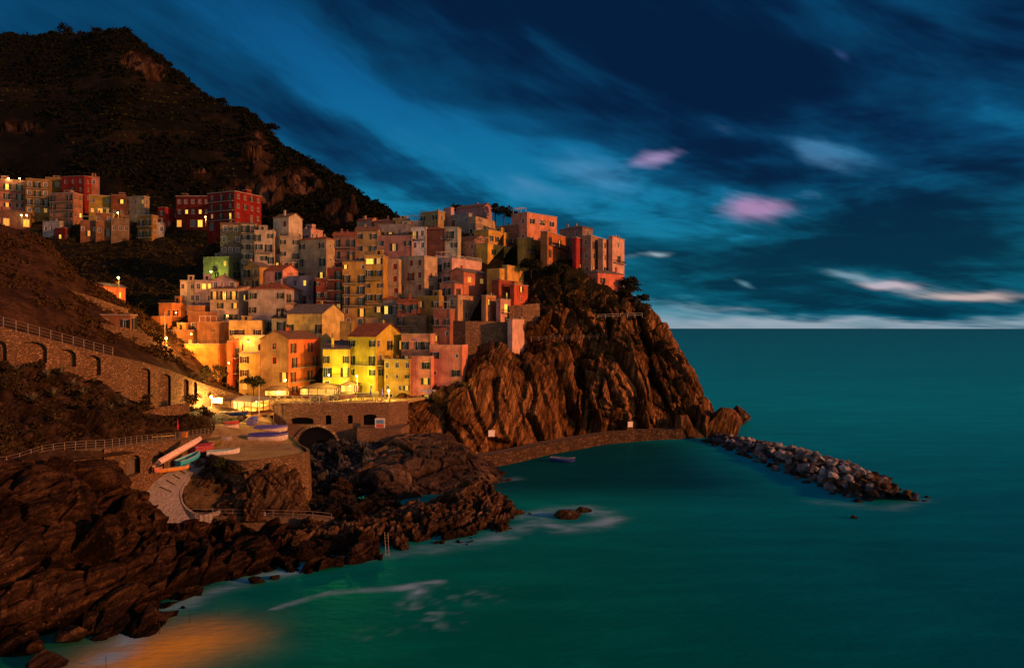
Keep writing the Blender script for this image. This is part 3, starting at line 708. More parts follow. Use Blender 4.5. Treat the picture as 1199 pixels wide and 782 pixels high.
rock(88, 742, 86, (2.4, 1.9, 1.5), 'squat boulder behind the corner boulder on the near shore', BIG[0], 1.9)
rock(1000, 606, 141.5, (.8, .7, .5), 'lone small rock awash in front of the breakwater tip', BIG[2], 0)
rock(1072, 586, 156, (1.5, 1.1, .6), 'outermost rock in the foam beyond the breakwater tip', BIG[3], 0)
rock(1085, 582, 159, (.9, .7, .4), 'tiny black rock farthest off the breakwater tip', BIG[1], 1)
# ------------------------------------------------------------------ windows, shutters and balconies
GREEN, BROWN, DARK, RED_, WHITE_ = (.014, .032, .020), (.055, .024, .014), (.03, .022, .02), (.16, .03, .015), (.6, .56, .5)
def paint(c): return mat_simple('paint %.3f %.3f %.3f' % c, c, .6)
M_FRAME = mat_simple('window_frame', (.45, .40, .33), .6)
M_SILL = mat_simple('stone_sill', (.35, .30, .25), .9)
def mat_glass():
    m, nt, b = mat_new('window_glass'); o = coord(nt)
    put(nt, b, 'Base Color', mixc(nt, noise(nt, o, .8, 2), (.010, .011, .014), (.045, .042, .04))); put(nt, b, 'Roughness', .12); put(nt, b, 'Specular IOR Level', .5)
    return m
M_GLASS = mat_glass()
M_LIT = mat_emit('lit_window', (1.0, .62, .08), 1.5)
M_LIT2 = mat_emit('warm_lit_window', (1.0, .45, .06), .9); M_LIT3 = mat_emit('dim_lit_window', (.8, .42, .08), .5)
M_IRON = mat_simple('dark_iron', (.03, .025, .022), .6)
M_SLAB = mat_simple('balcony_slab', (.32, .27, .22), .9)
KIND = {  # width, height, sill
    'w': (1.0, 1.5, .85), 'p': (1.0, 1.5, .85), 'c': (1.0, 1.5, .85), 'd': (1.05, 2.25, .02), 'b': (1.05, 2.25, .02), 'f': (1.05, 2.25, .02),
    's': (.7, .8, 1.3), 'a': (1.7, 2.5, 0.02), 'W': (1.9, 1.4, .85), 'o': (2.2, 2.2, .02)}
_wm = {}
def win_meshes(k):
    if k in _wm: return _wm[k]
    w, h, _ = KIND[k]; t = .07
    f = MB(); a, b = -w / 2, w / 2
    f.box(a, a + t, .10, .17, 0, h); f.box(b - t, b, .10, .17, 0, h)
    f.box(a + t, b - t, .10, .17, h - t, h); f.box(a + t, b - t, .10, .17, 0, t)
    f.box(-.03, .03, .11, .165, t, h - t)
    if k in 'wpcsW':
        f.box(a - .1, b + .1, -.09, .09, -.08, -.004, 1); f.box(a + t, b - t, .112, .163, h * .6, h * .6 + .045)
    e = .13; f.box(a - e, a - .004, -.028, -.003, -.002, h + e, 2); f.box(b + .004, b + e, -.028, -.003, -.002, h + e, 2); f.box(a - .002, b + .002, -.028, -.003, h + .004, h + e, 2)
    g = MB(); g.quad((a + .01, .14, .01), (b - .01, .14, .01), (b - .01, .14, h - .01), (a + .01, .14, h - .01))
    s = MB(); sw = w / 2
    s.box(0, .05, -.085, -.034, 0, h); s.box(sw - .05, sw, -.085, -.034, 0, h); s.box(.05, sw - .05, -.085, -.034, 0, .05); s.box(.05, sw - .05, -.085, -.034, h - .05, h)
    n = 7
    for i in range(n):
        z = .05 + (h - .1) * i / n
        s.quad((.05, -.078, z), (sw - .05, -.078, z), (sw - .05, -.045, z + (h - .1) / n), (.05, -.045, z + (h - .1) / n))
    _wm[k] = (f, g, s, {}); return _wm[k]
def wmesh(k, which, mats):
    f, g, s, cache = win_meshes(k); key = (which,) + tuple(m.name for m in mats)
    if key not in cache: cache[key] = (f, g, s)[which].mesh(('window', 'pane', 'shutter')[which], list(mats))
    return cache[key]
def add_window(parent, ch, M, sc, shut, lit, frame, sur):
    """a framed window in the wall opening at matrix M: frame, pane and two shutters"""
    w, h, _ = KIND[ch]
    nm = 'door' if ch in 'dbfao' else 'window'
    o = link(nm, wmesh(ch, 0, (frame, M_SILL, sur)), parent); o.matrix_local = M @ Matrix.Scale(sc, 4)
    link('pane', wmesh(ch, 1, (lit or M_GLASS,)), o)
    if ch in 'wcdb' and shut is not None:
        for sg in (-1, 1):
            q = link('shutter', wmesh(ch, 2, (paint(shut),)), o)
            if ch == 'c': q.location = ((-w / 2 if sg < 0 else 0), .11, 0)
            else:
                q.location = (sg * (w / 2 + .01), 0, 0); q.scale = (sg, 1, 1)
                an = SHUT_R.choice((.04, .08, .15, .3, .6)); q.rotation_euler = (0, 0, -sg * an)
    return o
SHUT_R = random.Random(3)
_rail = {}
def rail_mesh(w, d, h=1.0, mat=None):
    key = (round(w, 1), round(d, 1), mat.name)
    if key in _rail: return _rail[key]
    m = MB(); a = w / 2
    n = max(2, int(w / .28))
    pts = [(-a + w * i / n, -d) for i in range(n + 1)]
    for s in (-a, a):
        for i in range(max(1, int(d / .3))): pts.append((s, -.05 - (d - .1) * i / max(1, int(d / .3))))
    for x, y in pts: m.box(x - .02, x + .02, y - .02, y + .02, .0, h - .05)
    m.box(-a - .02, a + .02, -d - .03, -d + .03, h - .05, h); m.box(-a - .03, -a + .03, -d + .03, -.01, h - .05, h); m.box(a - .03, a + .03, -d + .03, -.01, h - .05, h)
    _rail[key] = m.mesh('railing', mat); return _rail[key]
def add_balcony(parent, M, w, d=.95, mat=None, solid=None):
    m = MB(); m.box(-w / 2 - .06, w / 2 + .06, -d - .06, -.004, -.16, 0)
    for s in (-1, 1): m.box(s * w * .35 - .08, s * w * .35 + .08, -d * .6, -.006, -.42, -.16)
    o = m.build('balcony', M_SLAB, parent); o.matrix_local = M
    link('railing', rail_mesh(w, d, 1.0, mat or M_IRON), o)
def facade(m, o, ex, n, L, z0, z1, ops):
    """wall plane with real openings and 0.2 m reveals. o: corner, ex: along the wall, n: outward"""
    o, ex, n = Vector(o), Vector(ex), Vector(n)
    pt = lambda x, z, d=0: o + ex * x + Vector((0, 0, z)) - n * d
    xs = sorted({0, L, *[k for q in ops for k in q[:2]]}); zs = sorted({z0, z1, *[k for q in ops for k in q[2:4]]})
    for i in range(len(xs) - 1):
        for j in range(len(zs) - 1):
            cx, cz = (xs[i] + xs[i + 1]) / 2, (zs[j] + zs[j + 1]) / 2
            if xs[i + 1] - xs[i] < 1e-5 or zs[j + 1] - zs[j] < 1e-5: continue
            if any(a < cx < b and c < cz < d for a, b, c, d in ops): continue
            m.quad(pt(xs[i], zs[j]), pt(xs[i + 1], zs[j]), pt(xs[i + 1], zs[j + 1]), pt(xs[i], zs[j + 1]))
    for a, b, c, d in ops:
        m.quad(pt(a, c), pt(a, c, .2), pt(a, d, .2), pt(a, d)); m.quad(pt(b, c, .2), pt(b, c), pt(b, d), pt(b, d, .2))
        m.quad(pt(a, d), pt(a, d, .2), pt(b, d, .2), pt(b, d)); m.quad(pt(a, c, .2), pt(a, c), pt(b, c), pt(b, c, .2))
T_RED, T_BRN, T_GRY = mat_tile('terracotta_tiles', (.30, .105, .05)), mat_tile('weathered_tiles', (.20, .115, .075)), mat_tile('slate_tiles', (.16, .14, .13))
M_CONC = mat_simple('terrace_floor', (.30, .24, .19), .95, 0, .3, .8)
HOUSES = {}
def house(label, ul, uc, ur, vt, vb, col, roof='flat', lp='', rp='', Y=None, rel=None, R=None, Lx=None, shut=GREEN, frame=None, tile=None, fnd=7.0, rr=None, extra=None, name='house', cat='house', rail=None, mat=None, lcol=None):
    """a house read off the photograph: its near corner at uc, its left face out to ul, its right face to ur, eaves at vt, foot at vb.
    lp / rp: one row per storey from the top; letters are openings (capitals or '*' before one: lit), '=' first: balcony along the row"""
    rh = random.Random(sum(map(ord, label)) + int(ul * 7))
    if roof == 'flat' and uc > 300 and vb < 402 and Y is None and rh.random() < .55: roof = 'hip'; rr = 1.1; tile = tile or rh.choice((T_RED, T_BRN, T_GRY))
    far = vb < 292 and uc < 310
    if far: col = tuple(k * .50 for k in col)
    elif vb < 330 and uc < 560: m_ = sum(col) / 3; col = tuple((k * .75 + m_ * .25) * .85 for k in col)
    Yc = Y or ymap(vb, uc); t = (uc - CX) / F; xc = t * Yc
    two = (ur > uc) and (uc > ul)
    if rel is None: rel = 40 if two else (9 if ur <= uc else 80)
    a = math.atan(t) + math.radians(rel)
    s = (ul - CX) / F; tt = (ur - CX) / F
    L = (xc - s * Yc) / (math.cos(a) + s * math.sin(a)) if uc > ul else (Lx or 8.0)
    Rr = (tt * Yc - xc) / (math.sin(a) - tt * math.cos(a)) if ur > uc else (R or 7.0)
    if R and two: Rr = min(Rr, R) if R > 0 else Rr
    Rr = max(2.0, min(Rr, 26)); L = max(1.5, L); R = Rr
    zb = CAMZ - (vb - CY) * Yc / F; h = (vb - vt) * Yc / F
    ex = Vector((math.cos(a), -math.sin(a), 0)); ey = Vector((math.sin(a), math.cos(a), 0))
    C = Vector((xc, Yc, zb)); cen = C - ex * (L / 2) + ey * (R / 2)
    root = empty(name, cen, -a); tag(root, label, cat, 'houses of the hillside village' if cat == 'house' else None)
    X0, X1, Y0, Y1 = -L / 2, L / 2, -R / 2, R / 2
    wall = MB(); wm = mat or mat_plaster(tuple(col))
    todo = []
    def layout(pat, length):
        ops = []
        if not pat: return ops
        rws = pat.split('/'); fh = h / len(rws)
        for r, row in enumerate(rws):
            z = h - (r + 1) * fh; run = row.startswith('='); row = row.lstrip('=')
            items = []; lit = None
            for ch in row:
                if ch == '*': lit = rh.choice((M_LIT, M_LIT, M_LIT2, M_LIT3))
                elif ch == '+': lit = M_LIT2

                else: items.append((ch, lit if lit or ch not in 'wdp' or rh.random() > .05 else rh.choice((M_LIT2, M_LIT3, M_LIT)))); lit = None
            n = len(items); sc = min(1.22, (fh - .35) / 2.4, (length / max(n, 1)) / (2.12 if shut and any(c in 'wdb' for c, _ in items) else 1.45))
            if sc < .3: continue
            cs = [c for c, _ in items if c in KIND]
            for i, (ch, lt) in enumerate(items):
                if ch not in KIND: continue
                w, hh, sill = KIND[ch]; cx = (i + .5) * length / n + rh.uniform(-.12, .12) * sc
                zz = z + (max(.05, sill * sc * min(1, fh / 3.0), (fh - hh * sc) * .5) if sill > .1 else .05)
                ops.append((cx - w * sc / 2, cx + w * sc / 2, zz, zz + hh * sc)); todo.append((length, cx, zz, ch, sc, lt, None))
                if ch == 'b' and not run: todo.append((length, cx, zz, 'BAL', sc, None, 2.0 * sc))
            if run: todo.append((length, length / 2, z + .05, 'BAL', 1, None, length * .9))
        return ops
    top = h
    n0 = len(todo); ops = layout(lp, L)
    fw_ = MB() if lcol else wall
    facade(fw_, (X0, Y0, 0), (1, 0, 0), (0, -1, 0), L, -fnd, top, ops)
    MF = Matrix.Translation((X0, Y0, 0)); nl = len(todo)
    ops = layout(rp, R)
    facade(wall, (X1, Y0, 0), (0, 1, 0), (1, 0, 0), R, -fnd, top, ops)
    MR = Matrix.Translation((X1, Y0, 0)) @ Matrix.Rotation(math.pi / 2, 4, 'Z')
    wall.quad((X0, Y1, -fnd), (X0, Y0, -fnd), (X0, Y0, top), (X0, Y1, top)); wall.quad((X1, Y1, -fnd), (X0, Y1, -fnd), (X0, Y1, top), (X1, Y1, top))
    W = wall
    tl = tile or T_BRN; ov = .35; th = .14
    if lcol:
        if roof == 'gy': fw_.add([(X0, Y0, top), (X1, Y0, top), (0, Y0, top + (rr or L * .24))], [(0, 1, 2)])
        fw_.build('wall', mat_plaster(lcol), root)
    if roof == 'gx':      # ridge parallel to the left face
        r = rr or R * .24
        for x in (X0, X1): W.add([(x, Y0, top), (x, Y1, top), (x, 0, top + r)], [(0, 1, 2)])
        rf = MB()
        for sgn in (-1, 1):
            y0 = (Y0 if sgn < 0 else Y1) + sgn * ov; z0 = top - r * ov / (R / 2)
            A = [(X0 - ov, y0, z0), (X1 + ov, y0, z0), (X1 + ov, 0, top + r), (X0 - ov, 0, top + r)]
            rf.add([(x, y, z + .02) for x, y, z in A] + [(x, y, z + .02 + th) for x, y, z in A], [(3, 2, 1, 0), (4, 5, 6, 7), (0, 1, 5, 4), (1, 2, 6, 5), (3, 0, 4, 7)])
        ro = rf.build('roof', tl, root); zr = top + r
    elif roof == 'gy':
        r = rr or L * .24
        for y in ((Y1,) if lcol else (Y0, Y1)): W.add([(X0, y, top), (X1, y, top), (0, y, top + r)], [(0, 1, 2)])
        rf = MB()
        for sgn in (-1, 1):
            x0 = (X0 if sgn < 0 else X1) + sgn * ov; z0 = top - r * ov / (L / 2)
            A = [(x0, Y0 - ov, z0), (x0, Y1 + ov, z0), (0, Y1 + ov, top + r), (0, Y0 - ov, top + r)]
            rf.add([(x, y, z + .02) for x, y, z in A] + [(x, y, z + .02 + th) for x, y, z in A], [(3, 2, 1, 0), (4, 5, 6, 7), (0, 1, 5, 4), (1, 2, 6, 5), (3, 0, 4, 7)])
        ro = rf.build('roof', tl, root); zr = top + r
    elif roof == 'hip':
        r = rr or min(L, R) * .2; k = min(L, R) / 2 * .98; rf = MB(); z0 = top + .01
        e = [(X0 - ov, Y0 - ov, z0), (X1 + ov, Y0 - ov, z0), (X1 + ov, Y1 + ov, z0), (X0 - ov, Y1 + ov, z0)]
        if L >= R: rd = [(X0 + k, 0, z0 + r), (X1 - k, 0, z0 + r)]; fs = [(0, 1, 5, 4), (1, 2, 5), (2, 3, 4, 5), (3, 0, 4)]
        else: rd = [(0, Y0 + k, z0 + r), (0, Y1 - k, z0 + r)]; fs = [(0, 1, 4), (1, 2, 5, 4), (2, 3, 5), (3, 0, 4, 5)]
        rf.add([(x, y, z - .12) for x, y, z in e] + e + rd, [(3, 2, 1, 0), (0, 1, 5, 4), (1, 2, 6, 5), (2, 3, 7, 6), (3, 0, 4, 7)] + [tuple(i + 4 for i in f) for f in fs])
        ro = rf.build('roof', tl, root); zr = top + r
    elif roof == 'shed':  # falls towards the left face
        r = rr or R * .16
        W.add([(X1, Y0, top), (X1, Y1, top), (X1, Y1, top + r)], [(0, 1, 2)]); W.add([(X0, Y1, top), (X0, Y0, top), (X0, Y1, top + r)], [(0, 1, 2)])
        W.quad((X1, Y1, top), (X0, Y1, top), (X0, Y1, top + r), (X1, Y1, top + r))
        A = [(X0 - ov, Y0 - ov, top - .03), (X1 + ov, Y0 - ov, top - .03), (X1 + ov, Y1 + ov, top + r + .05), (X0 - ov, Y1 + ov, top + r + .05)]
        rf = MB(); rf.add([(x, y, z + .02) for x, y, z in A] + [(x, y, z + .02 + th) for x, y, z in A], [(3, 2, 1, 0), (4, 5, 6, 7), (0, 1, 5, 4), (1, 2, 6, 5), (2, 3, 7, 6), (3, 0, 4, 7)])
        ro = rf.build('roof', tl, root); zr = top + r
    else:
        rf = MB(); ph = .85 if roof == 'terrace' else .45; t_ = .22
        rf.quad((X0 + t_, Y0 + t_, top - .05), (X1 - t_, Y0 + t_, top - .05), (X1 - t_, Y1 - t_, top - .05), (X0 + t_, Y1 - t_, top - .05))
        ro = rf.build('roof', M_CONC, root); zr = top
        if roof in ('flat', 'cornice'):
            pp = MB(); o_ = .18 if roof == 'cornice' else -.002
            z2 = top + ph if roof == 'flat' else top + .22; z1 = top - .6 if roof == 'flat' else top
            pp.box(X0 - o_, X1 + o_, Y0 - o_, Y0 + t_, top, z2); pp.box(X0 - o_, X1 + o_, Y1 - t_, Y1 + o_, top, z2)
            pp.box(X0 - o_, X0 + t_, Y0 + t_, Y1 - t_, top, z2); pp.box(X1 - t_, X1 + o_, Y0 + t_, Y1 - t_, top, z2)
            pp.build('parapet', wm if roof == 'flat' else M_SLAB, root)
            if roof == 'flat':
                cp = MB(); cp.box(X0 - .07, X1 + .07, Y0 - .07, Y0 + t_ + .05, z2, z2 + .09); cp.box(X1 - t_ - .05, X1 + .07, Y0 + t_ + .05, Y1 + .07, z2, z2 + .09); cp.box(X0 - .07, X0 + t_ + .05, Y0 + t_ + .05, Y1 + .07, z2, z2 + .09)
                cp.build('coping', M_SLAB, root)
        else:
            cp = MB(); cp.box(X0 - .2, X1 + .2, Y0 - .2, Y0 + t_, top - .02, top + .14); cp.box(X1 - t_, X1 + .2, Y0 + t_, Y1 + .2, top - .02, top + .14); cp.box(X0 - .2, X0 + t_, Y0 + t_, Y1 + .2, top - .02, top + .14)
            cp.build('coping', M_SLAB, root)
            q = MB(); nn = 0
            for (ax_, ay, bx, by) in ((X0, Y0, X1, Y0), (X1, Y0, X1, Y1), (X0, Y0, X0, Y1)):
                ln = math.hypot(bx - ax_, by - ay); n = max(2, int(ln / .5))
                for i in range(n + 1):
                    x, y = ax_ + (bx - ax_) * i / n, ay + (by - ay) * i / n
                    q.bar((x, y, top + .14), (x, y, top + 1.05), .025, 4)
                q.bar((ax_, ay, top + 1.05), (bx, by, top + 1.05), .04, 4); q.bar((ax_, ay, top + .6), (bx, by, top + .6), .02, 4)
            q.build('railing', rail or M_IRON, root)
    if roof in ('flat', 'terrace', 'cornice') and L > 4.2 and R > 4 and vb < 420 and cat == 'house':
        if rh.random() < .5:        # stair hut on the roof
            hw, hd_, hh_ = min(L * .4, rh.uniform(2.0, 3.4)), min(R * .45, rh.uniform(2.0, 3.0)), rh.uniform(1.7, 2.4)
            hx, hy = rh.uniform(X0 + .5, X1 - hw - .5), rh.uniform(0, max(.01, Y1 - hd_ - .4))
            q = MB(); q.box(hx, hx + hw, hy, hy + hd_, top - .04, top + hh_); q.box(hx - .12, hx + hw + .12, hy - .14, hy + hd_ + .1, top + hh_ + .002, top + hh_ + .12, 1); q.box(hx + hw * .3, hx + hw * .3 + .8, hy - .03, hy - .004, top, top + 1.75, 2)
            q.build('roof_hut', [wm, M_SLAB, paint(DARK)], ro)
        elif rh.random() < .5:      # pergola
            q = MB(); gx0, gx1, gy0, gy1 = X0 + .4, X0 + .4 + min(L - .8, 4.0), Y0 + .5, min(Y1 - .4, Y0 + 3.2)
            for x in (gx0, gx1):
                for y in (gy0, gy1): q.box(x - .06, x + .06, y - .06, y + .06, top, top + 2.2)
            for y in (gy0, gy1): q.box(gx0 - .3, gx1 + .3, y - .05, y + .05, top + 2.203, top + 2.33)
            for i in range(7): x = gx0 + (gx1 - gx0) * i / 6; q.box(x - .03, x + .03, gy0 - .3, gy1 + .3, top + 2.333, top + 2.4)
            q.build('pergola', M_SILL, ro)
    wo = W.build('wall', wm, root)
    if roof in ('gx', 'gy', 'hip', 'shed') or rh.random() < .5:
        for _ in range(rh.choice((1, 1, 2))):
            cx, cy = rh.uniform(X0 + .8, X1 - .8) if L > 2.5 else 0, rh.uniform(Y0 + .8, Y1 - .8) if R > 2.5 else 0
            c = MB(); c.box(cx - .3, cx + .3, cy - .3, cy + .3, top - .1, zr + .75); c.box(cx - .4, cx + .4, cy - .4, cy + .4, zr + .75, zr + .85); c.box(cx - .22, cx + .22, cy - .22, cy + .22, zr + .85, zr + 1.1)
            c.build('chimney', wm, ro)
    if h > 8 and rh.random() < .45:
        q = MB()
        for z in [h - (r + 1) * h / max(1, len(lp.split('/'))) for r in range(len(lp.split('/')) - 1)][:4]:
            z -= .12; q.box(X0 - .05, X1 + .05, Y0 - .05, Y0 - .003, z, z + .12); q.box(X1 + .003, X1 + .05, Y0 - .002, Y1 + .05, z, z + .12)
        q.build('string_course', mat_plaster(tuple(min(.7, k * 1.15 + .03) for k in col)), root)
    if h > 7:   # rain pipe at the near corner
        pz = MB(); pz.bar((X1 - .25, Y0 - .09, -.5), (X1 - .25, Y0 - .09, top - .1), .06, 5); pz.build('drainpipe', mat_simple('copper_pipe', (.16, .10, .07), .6), root)
    fr = paint(frame) if frame else M_FRAME
    sur = paint(rh.choice(((.50, .44, .36), (.42, .36, .30), tuple(min(.7, k * 1.25 + .06) for k in col), tuple(k * .7 for k in col))))
    for i, (ln, cx, zz, ch, sc, lt, bw) in enumerate(todo):
        M = (MF if i < nl else MR) @ Matrix.Translation((cx, 0, zz))
        if ch == 'BAL': add_balcony(root, M, bw, .9)
        else: add_window(root, ch, M, sc, shut, lt, fr, sur)
    HOUSES[label] = (root, L, R, h, wm)
    return root
OR, PK, SA, RD, DR = (.60, .22, .06), (.60, .27, .20), (.54, .25, .15), (.36, .035, .025), (.17, .022, .016)
OC, YE, CR, WH, TN = (.40, .25, .075), (.50, .34, .06), (.52, .42, .27), (.62, .56, .52), (.32, .22, .13)
BR, GY, LI, ST, OL = (.22, .10, .055), (.30, .26, .225), (.32, .24, .25), (.20, .155, .115), (.27, .25, .10)
H = house
# ---- the upper hamlet on the far left
H('long pink house with two balcony rows at the left edge of the upper hamlet', -14, 30, 30, 213, 247, PK, 'flat', '=ddd/=ddd/www', rel=2)
H('low dark house with lit arches under the long pink house', -10, 36, 36, 250, 266, (.22, .11, .08), 'hip', '*a*a.+a', rel=4)
H('tall ochre house with three balcony rows beside the long pink house', 30, 58, 58, 212, 252, OC, 'flat', '=pdp/=pdp/=dpd/ppp', rel=6)
H('dark ochre house squeezed behind the tall ochre house', 53, 72, 72, 210, 236, (.30, .18, .05), 'flat', 'pp/pp', Y=356, rel=6)
H('crimson flat roofed house at the top of the upper hamlet', 72, 99, 107, 207, 236, RD, 'flat', 'ppp/.bp/ppp', 'p/p/p', Y=350)
H('small rosy annex right of the crimson flat roofed house', 104, 115, 115, 207, 220, PK, 'shed', 'p', Y=362, rel=5)
H('big salmon apartment house with pilasters in the middle of the upper hamlet', 58, 86, 97, 226, 266, SA, 'cornice', '=d.d/=d.d/=p.b/p.b', 'pp/pp/pp/pp')
H('yellow house with lit ground floor right of the salmon apartment house', 104, 130, 130, 230, 253, YE, 'cornice', 'p.p/*p*a*p', rel=6)
H('brown house with one lit upper window between yellow and cream houses', 130, 147, 147, 230, 255, (.24, .085, .04), 'flat', '.*w/pp', rel=6)
H('cream house with green corner downpipe at the right end of the hamlet row', 147, 169, 175, 230, 254, CR, 'cornice', 'p.p.p/ppp', 'p/p')
H('low terracotta cottage with blue door below the salmon apartment house', 94, 114, 114, 260, 277, (.30, .14, .08), 'flat', 'p*dp', rel=6)
H('orange cottage with roof terrace below the yellow house', 112, 131, 131, 250, 277, (.36, .18, .08), 'terrace', 'p.p/pd', rel=6)
H('tan cottage with low terrace wall below the brown house', 130, 151, 151, 258, 277, TN, 'flat', 'ppp', rel=6)
H('small white house with stepped terraces at the lower left of the hamlet', 50, 70, 73, 259, 276, WH, 'terrace', 'ppd', 'p')
H('dark red hut with one lit window below the small white house', 64, 76, 82, 268, 286, (.24, .03, .02), 'flat', '*w', 'p', Y=318)
H('ochre house with deep balcony standing alone right of the hamlet', 161, 178, 185, 252, 278, OC, 'terrace', '=dd/=dd', 'p/p')
H('bright red house with white framed windows left of the big crimson hotel', 185, 194, 209, 244, 266, (.42, .03, .025), 'flat', 'w/w', '.p/p.', rel=35, frame=WHITE_)
H('whitewashed retaining cottage under the bright red house', 176, 192, 192, 262, 274, WH, 'flat', 'p.p', rel=6)
H('long dark red house with lit archways left of the big crimson hotel', 206, 246, 246, 230, 266, DR, 'cornice', 'ppppp/p*pp*pp/*a.a*a.', rel=22)
H('big crimson hotel with balconies at the edge of the terraces', 243, 275, 306, 224, 268, (.36, .028, .02), 'cornice', '=pdd/=ddp/=pdd/a.a', 'ppwp/pwpp/p.pp/p.pp', rel=45)
# ---- the shoulder between hamlet and main village
H('bare stone house with plastered plinth at the left end of the middle row', 258, 282, 282, 262, 312, ST, 'shed', 'pp/p.p/ppp/pp', mat=mat_masonry('rubble_house', (.22, .17, .13), 1.3), rel=6)
H('narrow grey green house with four storeys beside the bare stone house', 282, 299, 299, 262, 318, (.27, .25, .17), 'shed', '=dd/ww/ww/ww/ww', rel=8)
H('cream house with orange roof terrace box beside the grey green house', 298, 321, 321, 270, 322, CR, 'terrace', 'd.w/=wd/.wd/ww', rel=9)
H('slim tower house with pink gable above the middle row', 320, 338, 354, 254, 318, CR, 'gx', '.c/.c/w./*w.', '/', shut=RED_, rel=42)
H('beige house with round topped door right of the slim tower house', 328, 350, 350, 277, 318, (.42, .34, .2), 'terrace', 'w.w/w.b/ww', rel=8)
H('pink rooftop annex with tin cover above the beige house', 338, 364, 378, 268, 284, PK, 'terrace', 'pd', 'p', Y=285)
H('square beige house under a hipped red roof beside the brown balcony house', 349, 382, 392, 279, 328, (.42, .31, .16), 'hip', 'w.w/d.=d/d.*d', 's/s/s', tile=T_RED)
H('low grey cottage above the green lamp lit house', 256, 284, 284, 297, 312, GY, 'flat', 'p.p', Y=284, rel=6)
H('flat roofed house with a yellow green glow from its wall lamp', 238, 268, 283, 302, 328, OL, 'flat', '..p/.a.', 'd/a', rel=35)
H('mustard cottage below the cream house with orange terrace box', 285, 304, 318, 312, 338, OC, 'gy', '=dp/pd', 's/s', tile=T_GRY)
H('rose house with small gable facing right above the lilac house', 303, 331, 349, 316, 340, PK, 'gx', 'p.d/=ppp', '/s', tile=T_RED)
H('lilac house with roof terrace on the right of the rose house', 336, 360, 367, 323, 356, (.42, .28, .29), 'terrace', '.p.p/p.d', 'p/p')
H('plain beige block at the left end of the lower middle row', 211, 228, 228, 329, 355, CR, 'cornice', 'p.p/p.p', rel=6)
H('dusky lilac block with two lit windows in the lower middle row', 228, 249, 249, 329, 356, LI, 'cornice', 'p*p*p/p.p', rel=6)
H('grey lilac house with gable roof behind the lit balcony house', 247, 276, 276, 329, 352, LI, 'gy', 'p.p/pp', rel=8)
H('beige house with a lit laundry balcony in the lower middle row', 246, 279, 293, 338, 378, (.38, .30, .24), 'shed', '=*d*d+d/.w.+w/w.ww', '*w/p', rel=30)
H('wide grey house under a bright red tiled roof in the lower middle row', 291, 334, 355, 338, 388, (.32, .26, .25), 'hip', 'w..w/w.=d/w.bw', '=d.w/d/w', tile=T_RED, rel=26)
# ---- brown and ochre tenements in the centre
H('crimson brown tenement left of the twin ochre tenements', 370, 386, 386, 326, 378, (.22, .055, .035), 'terrace', 'w.w/=ww/*w.w/p.p', rel=10)
H('narrow red brown tenement with stacked balconies beside the twin ochre tenements', 383, 401, 401, 315, 378, (.24, .06, .04), 'flat', '=.d/=.d/=.d/=.d/.p', rel=11)
H('left one of the twin ochre tenements with double balconies', 401, 428, 428, 306, 384, (.38, .22, .06), 'shed', '*w..p/=d.d/=d.d/=d.d/p.*d/pp', rel=11, tile=T_GRY)
H('right one of the twin ochre tenements with a glazed lit attic', 427, 449, 449, 299, 384, (.40, .24, .05), 'terrace', '*W*w/=ww/w.w/=ww/.*w/pp', rel=11)
H('tan house with dark red shutters beside the glazed attic tenement', 448, 467, 467, 305, 362, (.40, .29, .17), 'flat', 'cc/cc/c.c/d.d', rel=11, shut=RED_)
H('broad tan palazzo with dark red shutters and lit orange side wall', 466, 497, 512, 300, 358, (.40, .30, .19), 'cornice', '.cc/.bc/c.c/=dbc', './c/=d/=*d', shut=RED_, rel=33)
H('grey stone house squeezed under the tan house with red shutters', 448, 466, 466, 350, 386, (.2, .17, .15), 'flat', 'dd/=dd', rel=10)
H('brick red house with two bright doors below the tan palazzo', 465, 490, 490, 352, 396, (.30, .10, .06), 'flat', 'wdw/=d*dd/w.w', rel=11)
H('ochre house with one bright yellow window below the tan palazzo', 487, 514, 522, 348, 396, (.32, .19, .05), 'flat', '*w.w/=d.d/=d.d', 's/s/s', rel=25)
H('purple brown house with broken tile roof behind the ochre tenements', 390, 416, 416, 276, 318, (.24, .11, .085), 'gx', '=d.d/=d.d/pp', rel=10, tile=T_RED)
H('mustard house with four green shuttered windows behind the tan house', 416, 442, 442, 270, 312, (.40, .26, .07), 'gx', 'w.w/w.w/=ww', rel=10, tile=T_BRN)
H('dusky pink house with white door frames under a long roof terrace', 441, 482, 482, 276, 312, (.38, .16, .13), 'terrace', 'w.d.w/=wbw', rel=10, frame=WHITE_)
H('grey terrace room above the dusky pink house', 442, 482, 482, 264, 280, GY, 'flat', 'ddpd', Y=302, rel=10)
H('small white house with potted balcony above the broad tan palazzo', 481, 499, 499, 266, 308, WH, 'terrace', '=dp/pp/..', rel=10)
H('blank rust brown house right of the small white house', 498, 521, 521, 268, 308, (.18, .055, .03), 'flat', '..s/..', rel=10)
H('pale green house with arched balcony above the pink stepped house', 520, 536, 536, 266, 308, (.42, .42, .28), 'terrace', 'b/.w/.w', rel=10)
H('dim brown house with a wide dark door at the back of the village', 535, 557, 566, 263, 292, (.32, .22, .14), 'flat', 'oc/w.', 'p/p', Y=290)
H('yellow roof cabin with white pergola frame on the skyline', 492, 513, 521, 247, 276, (.42, .29, .08), 'terrace', 'w.w/p.p', 'p/p', Y=305)
H('small pink skyline box right of the yellow roof cabin', 519, 528, 530, 244, 268, PK, 'flat', '.', '.', Y=309)
H('wide grey skyline house with dark loggia', 519, 549, 553, 251, 276, GY, 'flat', '.o.p/pp', 'p/p', Y=304)
H('tall mauve skyline house with orange gable', 534, 567, 576, 241, 276, (.34, .17, .16), 'gx', './.p', 'p/s', Y=310, rel=35)
